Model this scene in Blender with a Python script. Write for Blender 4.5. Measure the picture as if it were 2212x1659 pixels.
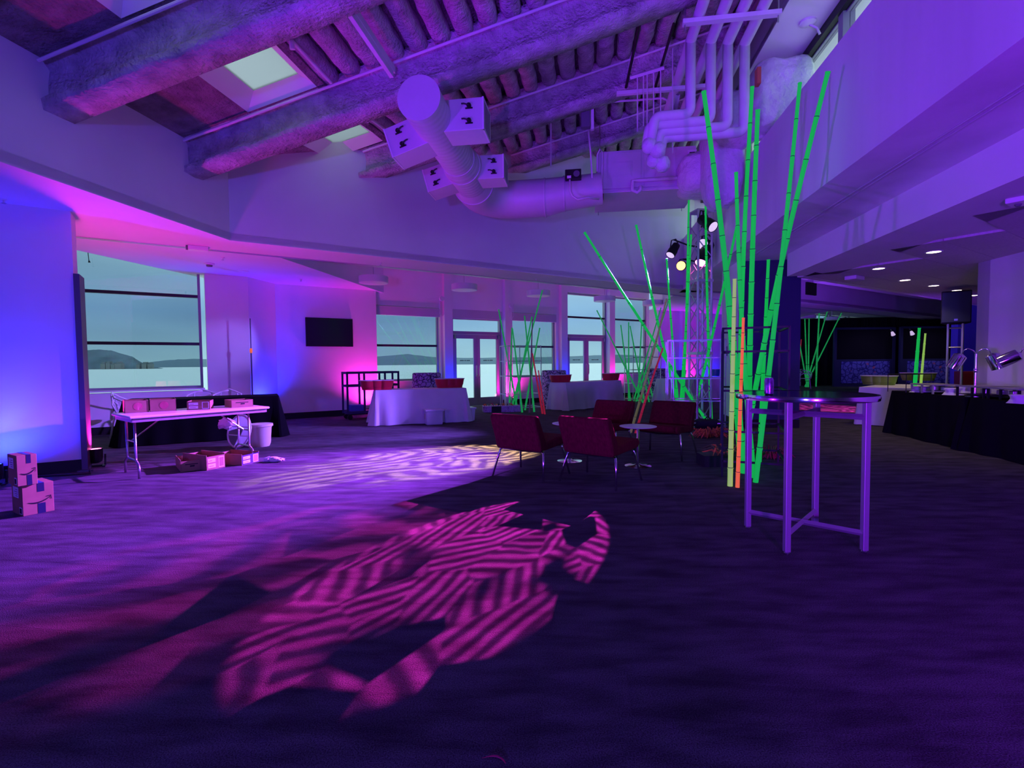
import bpy, math, random
from mathutils import Vector, Matrix, noise
random.seed(7)
for o in list(bpy.data.objects): bpy.data.objects.remove(o)
sc = bpy.context.scene
COL = sc.collection

# ------------------------------------------------------------------ camera
FPX, CX, CY, CAMH = 1090.0, 1106.0, 829.5, 1.32
PITCH, ROLL = math.radians(-2.42), math.radians(0.55)
cam_d = bpy.data.cameras.new('camera'); cam = bpy.data.objects.new('camera', cam_d); COL.objects.link(cam)
cam_d.sensor_fit = 'HORIZONTAL'; cam_d.sensor_width = 36.0; cam_d.lens = 36.0*FPX/2212.0
cam_d.clip_start = 0.05; cam_d.clip_end = 12000
cam.matrix_world = (Matrix.Translation((0, 0, CAMH)) @ Matrix.Rotation(math.pi/2+PITCH, 4, 'X') @ Matrix.Rotation(-ROLL, 4, 'Z'))
sc.camera = cam
sc.view_settings.view_transform = 'Standard'; sc.view_settings.look = 'None'
sc.view_settings.gamma = 1.0; sc.view_settings.use_curve_mapping = False
sc.view_settings.exposure = 0.0

# ------------------------------------------------------------------ world: overcast sky
wd = bpy.data.worlds.new('overcast_sky'); sc.world = wd; wd.use_nodes = True
nt = wd.node_tree; nt.nodes.clear()
out = nt.nodes.new('ShaderNodeOutputWorld'); bg = nt.nodes.new('ShaderNodeBackground')
tc = nt.nodes.new('ShaderNodeTexCoord'); sp = nt.nodes.new('ShaderNodeSeparateXYZ')
rp = nt.nodes.new('ShaderNodeValToRGB'); nz = nt.nodes.new('ShaderNodeTexNoise'); mx = nt.nodes.new('ShaderNodeMixRGB')
mp = nt.nodes.new('ShaderNodeMapping'); mp.inputs['Scale'].default_value = (2, 2, 9)
nt.links.new(tc.outputs['Generated'], sp.inputs[0]); nt.links.new(sp.outputs['Z'], rp.inputs[0])
rp.color_ramp.elements[0].position = 0.0; rp.color_ramp.elements[0].color = (.27, .48, .55, 1)
rp.color_ramp.elements[1].position = 1.0; rp.color_ramp.elements[1].color = (1.15, 1.5, 1.6, 1)
e = rp.color_ramp.elements.new(.09); e.color = (.17, .34, .53, 1)
e = rp.color_ramp.elements.new(.22); e.color = (.31, .52, .60, 1)
nt.links.new(tc.outputs['Generated'], mp.inputs[0]); nt.links.new(mp.outputs[0], nz.inputs['Vector']); nz.inputs['Scale'].default_value = 2.2
mx.blend_type = 'OVERLAY'; mx.inputs[0].default_value = .22
nt.links.new(rp.outputs[0], mx.inputs[1]); nt.links.new(nz.outputs['Fac'], mx.inputs[2])
nt.links.new(mx.outputs[0], bg.inputs[0]); bg.inputs[1].default_value = 1.35
nt.links.new(bg.outputs[0], out.inputs[0])

# ------------------------------------------------------------------ frames of the building
AH, WN = math.radians(8.3), math.radians(57)
RZ_H, RZ_W = -AH, math.pi/2-WN                 # rotation of hall frame / window-wall frame
a_ = Vector((math.sin(AH), math.cos(AH), 0)); p_ = Vector((math.cos(AH), -math.sin(AH), 0))
w_ = Vector((math.sin(WN), math.cos(WN), 0)); n_ = Vector((-math.cos(WN), math.sin(WN), 0))
def HALL(u, v, z=0): return p_*u + a_*v + Vector((0, 0, z))
def WIN(s, n, z=0): return w_*s + n_*n + Vector((0, 0, z))
def UN(u, n, z=0):        # point with hall coordinate u and window coordinate n
    d = p_.x*n_.y-p_.y*n_.x
    return Vector(((u*n_.y-n*p_.y)/d, (n*p_.x-u*n_.x)/d, z))
def ray(x, y):
    U, V = (x-CX)/FPX, -(y-CY)/FPX
    c, s = math.cos(ROLL), math.sin(ROLL)
    U, V = U*c+V*s, -U*s+V*c
    c, s = math.cos(PITCH), math.sin(PITCH)
    return Vector((U, c-s*V, s+c*V))
def Z(x, y, z=0):
    d = ray(x, y); return Vector((0, 0, CAMH)) + d*((z-CAMH)/d.z)
def at(x, y, dist):
    d = ray(x, y); return Vector((0, 0, CAMH)) + d*(dist/d.y)
def onN(x, y, n):
    d = ray(x, y); o = Vector((0, 0, CAMH)); return o + d*((n-o.dot(n_))/d.dot(n_))
def onV(x, y, v):
    d = ray(x, y); o = Vector((0, 0, CAMH)); return o + d*((v-o.dot(a_))/d.dot(a_))
def onU(x, y, u):
    d = ray(x, y); o = Vector((0, 0, CAMH)); return o + d*((u-o.dot(p_))/d.dot(p_))

# ------------------------------------------------------------------ lamps (stage fixtures of the room and added fill spots)
BLUE = (.006, .012, 1.0); MAG = (1.0, .02, .62); PUR = (.22, .03, 1.0); VIO = (.36, .06, 1.0); WARM = (1.0, .62, .3)
def spot(name, loc, target, color, energy, size, blend=.6, radius=.06):
    L = bpy.data.lights.new(name, 'SPOT'); L.energy = energy; L.color = color; L.spot_size = math.radians(size)
    L.spot_blend = blend; L.shadow_soft_size = radius
    o = bpy.data.objects.new(name, L); COL.objects.link(o)
    o.location = loc; o.rotation_euler = (Vector(target)-Vector(loc)).to_track_quat('-Z', 'Y').to_euler()
    return o
def gobo(o, scale, seed, thr=.42, soft=.12, stripes=16.0):
    """break-up plate in a projector: leaf-like striped cells"""
    L = o.data; L.use_nodes = True; t = L.node_tree; N = t.nodes; K = t.links
    em = [x for x in N if x.type == 'EMISSION'][0]
    tcx = N.new('ShaderNodeTexCoord'); sep = N.new('ShaderNodeSeparateXYZ'); K.new(tcx.outputs['Normal'], sep.inputs[0])
    def math_(op, a, b=None):
        m = N.new('ShaderNodeMath'); m.operation = op
        for i, q in enumerate((a, b)):
            if q is None: continue
            if isinstance(q, (int, float)): m.inputs[i].default_value = q
            else: K.new(q, m.inputs[i])
        return m.outputs[0]
    x = math_('DIVIDE', sep.outputs[0], sep.outputs[2]); y = math_('DIVIDE', sep.outputs[1], sep.outputs[2])
    cmb = N.new('ShaderNodeCombineXYZ'); K.new(x, cmb.inputs[0]); K.new(y, cmb.inputs[1]); cmb.inputs[2].default_value = seed
    vo = N.new('ShaderNodeTexVoronoi'); vo.inputs['Scale'].default_value = scale; K.new(cmb.outputs[0], vo.inputs['Vector'])
    vo.voronoi_dimensions = '3D'
    sc2 = N.new('ShaderNodeSeparateColor'); K.new(vo.outputs['Color'], sc2.inputs[0])
    ang = math_('MULTIPLY', sc2.outputs[0], 3.1416)
    st = math_('ADD', math_('MULTIPLY', x, math_('COSINE', ang)), math_('MULTIPLY', y, math_('SINE', ang)))
    nz = N.new('ShaderNodeTexNoise'); nz.inputs['Scale'].default_value = scale*1.4; K.new(cmb.outputs[0], nz.inputs['Vector'])
    st = math_('ADD', math_('MULTIPLY', st, scale*stripes), math_('MULTIPLY', nz.outputs[0], 5.0))
    sn = math_('SINE', st)
    sm = N.new('ShaderNodeMapRange'); sm.inputs[1].default_value = -.6; sm.inputs[2].default_value = .8; K.new(sn, sm.inputs[0])
    on = N.new('ShaderNodeMapRange'); on.inputs[1].default_value = thr; on.inputs[2].default_value = thr+soft; K.new(sc2.outputs[1], on.inputs[0])
    n2 = N.new('ShaderNodeTexNoise'); n2.inputs['Scale'].default_value = scale*.8; K.new(cmb.outputs[0], n2.inputs['Vector'])
    m2 = N.new('ShaderNodeMapRange'); m2.inputs[1].default_value = .3; m2.inputs[2].default_value = .42; K.new(n2.outputs[0], m2.inputs[0])
    val = math_('MULTIPLY', math_('MULTIPLY', math_('ADD', math_('MULTIPLY', sm.outputs[0], .8), .15), on.outputs[0]), m2.outputs[0])
    K.new(val, em.inputs['Strength'])

UPLIGHTS = [  # name, (s,n), colour, energy
    ('pier_blue', WIN(-1.83, 7.88), BLUE, 34, 'blue'), ('pier_magenta', Z(206, 1008), MAG, 26, 'magenta'),
    ('corner_blue', HALL(-7.08, 10.42), BLUE, 75, 'blue'), ('screen_magenta', WIN(4.05, 12.83), MAG, 26, 'magenta'),
    ('column_blue', WIN(6.52, 13.05), BLUE, 26, 'blue'), ('door_magenta', WIN(8.57, 13.08), MAG, 16, 'magenta'),
    ('window_blue', WIN(10.8, 13.05), BLUE, 26, 'blue'), ('far_door_magenta', WIN(13.03, 13.05), MAG, 18, 'magenta'),
    ('far_blue', WIN(15.4, 12.8), BLUE, 34, 'blue'), ('far_magenta', WIN(16.6, 12.7), MAG, 22, 'magenta'), ('end_blue', WIN(18.2, 12.7), BLUE, 30, 'blue')]
for nm, q, c, en, _ in UPLIGHTS:
    inw = n_ if nm != 'corner_blue' else -p_
    k = 5.0 if c == BLUE else 7.5
    if nm == 'pier_magenta': spot('lamp_'+nm, q+Vector((0, 0, .3)), q+Vector((.5, .35, 3)), c, en*14, 150, .9, .07)
    elif nm == 'pier_blue':
        spot('lamp_'+nm, q+Vector((0, 0, .26)), q+Vector((0, 0, 1.06))+inw*.62, c, en*9, 150, 1.0, .05)
        spot('lamp_pier_blue_core', q+Vector((0, 0, .28)), q+Vector((0, 0, .78))+inw*.28, (.10, .30, 1), 9, 60, 1.0, .03)
    else: spot('lamp_'+nm, q+Vector((0, 0, .26)), q+Vector((0, 0, 1.26))+inw*.5, c, en*k, 140, 1.0, .05)
# wash heads on floor and truss; unseen fill spots added behind the photographer
spot('lamp_wash_left', HALL(-4.9, 1.5, .35), HALL(2.6, 8.0, 4.3), (.23, .004, 1.0), 1150, 74, .8, .12)
spot('lamp_fill_rear', HALL(-1.2, -4.2, 1.0), HALL(-.8, 6.0, 4.2), (.09, .045, 1.0), 1450, 120, .8, .15)  # added unseen fill for the fascias and near floor
spot('lamp_fill_roof', HALL(-1.0, -1.2, .4), HALL(-.6, 5.5, 6.6), (.26, .02, 1.0), 1150, 56, .9, .12)  # unseen spot added to lift the roof deck and duct undersides
spot('lamp_fill_right', HALL(1.2, -1.5, .9), HALL(6.0, 6.5, 2.0), (.3, .015, 1.0), 1250, 100, .8, .12)  # unseen fill added for the right wall and tiled ceiling
spot('lamp_wash_stage', WIN(14.2, 7.0, .4), WIN(17.5, 8.2, 4.0), PUR, 420, 140, .8, .1)
spot('lamp_wash_truss', HALL(1.7, 10.3, 3.5), HALL(-4.1, 4.7, 0), (.33, .05, 1.0), 34000, 36, .8, .08)
spot('lamp_wash_truss_low', HALL(1.7, 10.3, 3.1), HALL(-5.4, 8.2, 0), (.26, .10, 1.0), 14000, 36, .8, .08)
spot('lamp_fill_wall', HALL(1.7, 10.3, 2.9), WIN(.75, 12.47, 1.7), (.24, .16, 1.0), 6000, 9, 1.0, .08)  # extra spot added by the truss to brighten the wall beside the left window
g1 = spot('lamp_gobo_magenta', HALL(1.75, 10.3, 4.1), (-.15, 3.55, 0), (1, .03, .7), 24000, 11, .1, .01); gobo(g1, 28, 1.3, thr=.12, stripes=24)
g2 = spot('lamp_gobo_magenta_soft', HALL(1.7, 10.3, 3.9), (-1.6, 3.5, 0), (1, .03, .7), 11000, 14, .5, .01); gobo(g2, 19, 4.1, thr=.2, soft=.5, stripes=9)
g3 = spot('lamp_gobo_warm', HALL(1.75, 10.4, 3.0), (-.9, 7.0, 0), WARM, 21000, 20, .4, .01); gobo(g3, 18, 7.7, thr=.12, stripes=14)
g4 = spot('lamp_gobo_stage', at(2040, 640, 10.9), Z(1790, 882), (1, .05, .6), 5000, 34, .5, .01); gobo(g4, 12, 2.2, thr=.1, stripes=12)

# ------------------------------------------------------------------ materials
MATS = {}
def mat(name, col, rough=.6, metal=0., spec=.3, noise_=None, bump=None, coat=0, emit=None, trans=0, rnd=0):
    """noise_=(scale, amount[, stretch]) colour mottling; bump=(scale, strength[, distance]); rnd = tone change per object"""
    m = bpy.data.materials.new(name); m.use_nodes = True; t = m.node_tree; N = t.nodes; K = t.links
    b = N['Principled BSDF']
    b.inputs['Base Color'].default_value = (*col, 1); b.inputs['Roughness'].default_value = rough; b.inputs['Metallic'].default_value = metal
    b.inputs['Specular IOR Level'].default_value = spec
    if coat: b.inputs['Coat Weight'].default_value = coat; b.inputs['Coat Roughness'].default_value = .1
    if trans: b.inputs['Transmission Weight'].default_value = trans
    if emit: b.inputs['Emission Color'].default_value = (*emit[:3], 1); b.inputs['Emission Strength'].default_value = emit[3]
    tcx = N.new('ShaderNodeTexCoord')
    last = None
    if noise_:
        mp = N.new('ShaderNodeMapping'); mp.inputs['Scale'].default_value = noise_[2] if len(noise_) > 2 else (1, 1, 1)
        nz = N.new('ShaderNodeTexNoise'); nz.inputs['Scale'].default_value = noise_[0]; nz.inputs['Detail'].default_value = 4
        K.new(tcx.outputs['Object'], mp.inputs[0]); K.new(mp.outputs[0], nz.inputs['Vector'])
        rp = N.new('ShaderNodeMapRange'); rp.inputs[1].default_value = .3; rp.inputs[2].default_value = .7
        rp.inputs[3].default_value = 1-noise_[1]; rp.inputs[4].default_value = 1+noise_[1]*.5
        K.new(nz.outputs['Fac'], rp.inputs[0])
        vm = N.new('ShaderNodeVectorMath'); vm.operation = 'SCALE'; vm.inputs[0].default_value = col; K.new(rp.outputs[0], vm.inputs['Scale'])
        last = vm.outputs[0]
    if rnd:
        oi = N.new('ShaderNodeObjectInfo'); r2 = N.new('ShaderNodeMapRange'); r2.inputs[3].default_value = 1-rnd; r2.inputs[4].default_value = 1+rnd
        K.new(oi.outputs['Random'], r2.inputs[0]); v2 = N.new('ShaderNodeVectorMath'); v2.operation = 'SCALE'
        if last: K.new(last, v2.inputs[0])
        else: v2.inputs[0].default_value = col
        K.new(r2.outputs[0], v2.inputs['Scale']); last = v2.outputs[0]
    if last: K.new(last, b.inputs['Base Color'])
    if bump:
        n2 = N.new('ShaderNodeTexNoise'); n2.inputs['Scale'].default_value = bump[0]; n2.inputs['Detail'].default_value = 5
        K.new(tcx.outputs['Object'], n2.inputs['Vector'])
        bp = N.new('ShaderNodeBump'); bp.inputs['Strength'].default_value = bump[1]; bp.inputs['Distance'].default_value = bump[2] if len(bump) > 2 else .02
        K.new(n2.outputs['Fac'], bp.inputs['Height']); K.new(bp.outputs[0], b.inputs['Normal'])
    MATS[name] = m; return m
def wave_bump(m, scale, dirn, strength, dist=.01, col2=None):
    t = m.node_tree; N = t.nodes; K = t.links; b = N['Principled BSDF']; tcx = N.new('ShaderNodeTexCoord')
    wv = N.new('ShaderNodeTexWave'); wv.inputs['Scale'].default_value = scale; wv.bands_direction = dirn; K.new(tcx.outputs['Object'], wv.inputs['Vector'])
    bp = N.new('ShaderNodeBump'); bp.inputs['Strength'].default_value = strength; bp.inputs['Distance'].default_value = dist
    K.new(wv.outputs['Fac'], bp.inputs['Height']); K.new(bp.outputs[0], b.inputs['Normal'])
    if col2:
        mx = N.new('ShaderNodeMixRGB'); mx.inputs[1].default_value = b.inputs['Base Color'].default_value; mx.inputs[2].default_value = (*col2, 1)
        K.new(wv.outputs['Fac'], mx.inputs[0]); K.new(mx.outputs[0], b.inputs['Base Color'])
mat('paint', (.78, .78, .79), .75, noise_=(1.2, .05), bump=(60, .05, .002))
mat('paint_grey', (.5, .5, .52), .75, noise_=(1.2, .05))
mat('paint_streaked', (.76, .75, .78), .7, noise_=(1.6, .14, (1, 1, .12)), bump=(50, .05, .002))
mat('navy', (.03, .035, .11), .7); mat('blue_wall', (.08, .12, .5), .7)
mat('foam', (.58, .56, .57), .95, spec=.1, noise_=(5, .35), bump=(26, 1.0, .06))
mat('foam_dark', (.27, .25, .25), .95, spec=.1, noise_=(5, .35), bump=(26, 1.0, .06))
def carpet_mat(name, rnd):
    m = mat(name, (.085, .08, .088), .95, spec=.05); t = m.node_tree; N = t.nodes; K = t.links; b = N['Principled BSDF']
    ge = N.new('ShaderNodeNewGeometry'); mp = N.new('ShaderNodeMapping'); mp.inputs['Rotation'].default_value = (0, 0, AH); mp.inputs['Scale'].default_value = (.55, 1.9, 1); K.new(ge.outputs['Position'], mp.inputs[0])
    n1 = N.new('ShaderNodeTexNoise'); n1.inputs['Scale'].default_value = 5.0; n1.inputs['Detail'].default_value = 6; K.new(mp.outputs[0], n1.inputs['Vector'])
    r1 = N.new('ShaderNodeMapRange'); r1.inputs[1].default_value = .32; r1.inputs[2].default_value = .68; r1.inputs[3].default_value = .6; r1.inputs[4].default_value = 1.3; K.new(n1.outputs['Fac'], r1.inputs[0])
    n2 = N.new('ShaderNodeTexNoise'); n2.inputs['Scale'].default_value = 190; n2.inputs['Detail'].default_value = 2; K.new(ge.outputs['Position'], n2.inputs['Vector'])
    r2 = N.new('ShaderNodeMapRange'); r2.inputs[1].default_value = .3; r2.inputs[2].default_value = .7; r2.inputs[3].default_value = .45; r2.inputs[4].default_value = 1.55; K.new(n2.outputs['Fac'], r2.inputs[0])
    mu = N.new('ShaderNodeMath'); mu.operation = 'MULTIPLY'; K.new(r1.outputs[0], mu.inputs[0]); K.new(r2.outputs[0], mu.inputs[1]); last = mu.outputs[0]
    if rnd:
        oi = N.new('ShaderNodeObjectInfo'); r3 = N.new('ShaderNodeMapRange'); r3.inputs[3].default_value = 1-rnd; r3.inputs[4].default_value = 1+rnd; K.new(oi.outputs['Random'], r3.inputs[0])
        m3 = N.new('ShaderNodeMath'); m3.operation = 'MULTIPLY'; K.new(last, m3.inputs[0]); K.new(r3.outputs[0], m3.inputs[1]); last = m3.outputs[0]
    vm = N.new('ShaderNodeVectorMath'); vm.operation = 'SCALE'; vm.inputs[0].default_value = (.085, .08, .088); K.new(last, vm.inputs['Scale']); K.new(vm.outputs[0], b.inputs['Base Color'])
    bp = N.new('ShaderNodeBump'); bp.inputs['Strength'].default_value = .6; bp.inputs['Distance'].default_value = .006; K.new(n2.outputs['Fac'], bp.inputs['Height']); K.new(bp.outputs[0], b.inputs['Normal'])
carpet_mat('carpet', .1); carpet_mat('carpet_base', 0)
mat('rubber', (.012, .012, .014), .6)
mat('bronze', (.05, .045, .06), .45, .4); mat('door_frame', (.30, .30, .34), .5, .2)
mat('jamb', (.10, .09, .11), .5, .6)
mat('chrome', (.75, .75, .78), .12, 1.); mat('steel', (.5, .5, .52), .35, 1.); mat('alu', (.66, .66, .68), .38, .8)
mat('brushed', (.42, .40, .43), .45, .6)
mat('duct', (.62, .62, .64), .45, .15); wave_bump(MATS['duct'], 3.2, 'Y', .3, .012)
mat('sheet_metal', (.66, .66, .68), .5, .15, noise_=(3, .05))
mat('pipe_wrap', (.72, .72, .74), .6, noise_=(6, .06), bump=(90, .1, .004))
mat('foil_wrap', (.72, .74, .76), .42, bump=(9, .9, .05), noise_=(5, .1))
mat('black', (.012, .012, .014), .5); mat('black_gloss', (.008, .008, .012), .12); mat('black_cloth', (.007, .007, .01), .95, spec=.05, bump=(120, .2, .003))
mat('drape', (.012, .011, .016), .95, spec=.05)
mat('linen', (.74, .74, .78), .85, spec=.1, bump=(140, .12, .003), noise_=(4, .05))
mat('red_fabric', (.11, .009, .016), .9, spec=.1, noise_=(60, .3, (1, 1, .08)), bump=(220, .35, .004))
mat('card', (.33, .2, .11), .85, noise_=(9, .12)); mat('card_in', (.46, .32, .2), .85); mat('card_white', (.7, .68, .68), .7, noise_=(20, .3))
mat('card_blue', (.05, .04, .22), .7, noise_=(14, .5)); mat('label_white', (.8, .8, .8), .6); mat('label_pink', (.75, .22, .25), .6); mat('tape', (.02, .03, .07), .35)
mat('ink', (.01, .01, .015), .6)
mat('white_plastic', (.75, .75, .77), .35); mat('bin_plastic', (.72, .70, .76), .3, noise_=(6, .06))
mat('red_tub', (.55, .02, .05), .3); mat('teal_tub', (.02, .30, .36), .35); mat('green_tub', (.25, .42, .05), .35)
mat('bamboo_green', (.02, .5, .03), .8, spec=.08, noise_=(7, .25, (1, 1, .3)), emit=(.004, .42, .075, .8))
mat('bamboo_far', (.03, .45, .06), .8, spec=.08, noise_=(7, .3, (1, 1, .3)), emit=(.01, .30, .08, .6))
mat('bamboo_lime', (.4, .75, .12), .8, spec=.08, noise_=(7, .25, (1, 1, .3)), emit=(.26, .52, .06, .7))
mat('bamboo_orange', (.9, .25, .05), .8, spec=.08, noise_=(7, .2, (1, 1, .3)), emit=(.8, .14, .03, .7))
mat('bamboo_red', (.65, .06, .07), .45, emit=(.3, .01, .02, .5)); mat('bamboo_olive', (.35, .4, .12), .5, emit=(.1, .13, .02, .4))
mat('bamboo_brown', (.4, .25, .2), .5)
mat('node_dark', (.01, .09, .03), .6)
mat('raffia', (.5, .13, .06), .8, noise_=(30, .4)); mat('flower_red', (.5, .02, .08), .7); mat('leaf_orange', (.8, .2, .05), .6); mat('moss', (.16, .2, .06), .9, bump=(60, 1, .03))
mat('lens_mag', (.2, .02, .1), .3, emit=(1, .12, .55, 9)); mat('lens_blue', (.02, .02, .2), .3, emit=(.05, .1, 1, 8)); mat('lens_warm', (.3, .2, .05), .3, emit=(1, .62, .2, 2.2)); mat('lens_white', (.5, .5, .5), .3, emit=(.8, .6, 1, .7))
mat('downlight', (.8, .8, .8), .4, emit=(1, .78, .6, 2.6)); mat('diffuser', (.78, .76, .8), .6)
mat('tile', (.6, .57, .58), .95, noise_=(30, .12), bump=(40, .4, .006))
mat('orange_box', (.45, .14, .06), .6); mat('maroon', (.16, .01, .02), .5); mat('grey_box', (.14, .15, .17), .6); mat('thermo', (.78, .8, .84), .5)
mat('mesh_white', (.6, .58, .62), .7); mat('cream', (.72, .66, .5), .8); mat('paper', (.75, .74, .78), .8, bump=(14, .8, .03))
mat('can', (.35, .2, .45), .25, .8, noise_=(30, .7)); mat('hill', (.07, .12, .16), 1, noise_=(.02, .4)); mat('hill_far', (.09, .15, .2), 1); mat('building', (.20, .22, .22), 1, noise_=(.05, .3))  # bluish distance haze is mixed into both hill colours
mat('white_rim', (.85, .85, .85), .5); mat('vent', (.02, .02, .03), .8); mat('sand_bag', (.02, .02, .025), .9)
# glass: thin pane
def glass(name, tint, refl=.08):
    m = bpy.data.materials.new(name); m.use_nodes = True; t = m.node_tree; N = t.nodes; K = t.links; N.clear()
    o = N.new('ShaderNodeOutputMaterial'); tr = N.new('ShaderNodeBsdfTransparent'); tr.inputs[0].default_value = (*tint, 1)
    gl = N.new('ShaderNodeBsdfGlossy'); gl.inputs['Roughness'].default_value = .02; mx = N.new('ShaderNodeMixShader'); mx.inputs[0].default_value = refl
    K.new(tr.outputs[0], mx.inputs[1]); K.new(gl.outputs[0], mx.inputs[2]); K.new(mx.outputs[0], o.inputs[0]); MATS[name] = m
glass('glass', (.78, .82, .84)); glass('door_glass', (1, 1, 1), .04); glass('sneeze_glass', (.85, .85, .85), .1)
def translucent(name, col, fac):
    m = bpy.data.materials.new(name); m.use_nodes = True; t = m.node_tree; N = t.nodes; K = t.links; N.clear()
    o = N.new('ShaderNodeOutputMaterial'); tr = N.new('ShaderNodeBsdfTransparent'); tr.inputs[0].default_value = (*col, 1)
    df = N.new('ShaderNodeBsdfTranslucent'); df.inputs[0].default_value = (*col, 1); mx = N.new('ShaderNodeMixShader'); mx.inputs[0].default_value = fac
    K.new(tr.outputs[0], mx.inputs[1]); K.new(df.outputs[0], mx.inputs[2]); K.new(mx.outputs[0], o.inputs[0]); MATS[name] = m
translucent('skylight_acrylic', (.64, .64, .65), .5); translucent('screen_mesh', (.75, .72, .78), .6)
# leaf print fabric / panel
def leaf_print(name, dark, light, accent, scale, warp=2.2, emit=0):
    m = mat(name, dark, .8); t = m.node_tree; N = t.nodes; K = t.links; b = N['Principled BSDF']; tcx = N.new('ShaderNodeTexCoord')
    nz = N.new('ShaderNodeTexNoise'); nz.inputs['Scale'].default_value = scale*.5; K.new(tcx.outputs['Object'], nz.inputs['Vector'])
    ad = N.new('ShaderNodeMixRGB'); ad.blend_type = 'ADD'; ad.inputs[0].default_value = warp*.12; K.new(tcx.outputs['Object'], ad.inputs[1]); K.new(nz.outputs['Color'], ad.inputs[2])
    vo = N.new('ShaderNodeTexVoronoi'); vo.feature = 'DISTANCE_TO_EDGE'; vo.inputs['Scale'].default_value = scale; K.new(ad.outputs[0], vo.inputs['Vector'])
    r = N.new('ShaderNodeValToRGB'); r.color_ramp.elements[0].position = .03; r.color_ramp.elements[0].color = (*dark, 1)
    r.color_ramp.elements[1].position = .12; r.color_ramp.elements[1].color = (*light, 1); K.new(vo.outputs[0], r.inputs[0])
    v2 = N.new('ShaderNodeTexVoronoi'); v2.inputs['Scale'].default_value = scale*.4; K.new(ad.outputs[0], v2.inputs['Vector'])
    r2 = N.new('ShaderNodeMapRange'); r2.inputs[1].default_value = .16; r2.inputs[2].default_value = .1; K.new(v2.outputs['Distance'], r2.inputs[0])
    mx = N.new('ShaderNodeMixRGB'); mx.inputs[2].default_value = (*accent, 1); K.new(r2.outputs[0], mx.inputs[0]); K.new(r.outputs[0], mx.inputs[1])
    K.new(mx.outputs[0], b.inputs['Base Color']); return m
leaf_print('print_cloth', (.03, .02, .07), (.42, .36, .6), (.5, .3, .6), 9)
leaf_print('print_panel', (.03, .03, .25), (.16, .16, .6), (.6, .15, .2), 5)
leaf_print('print_box', (.25, .1, .35), (.6, .4, .75), (.8, .4, .5), 22)

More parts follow.
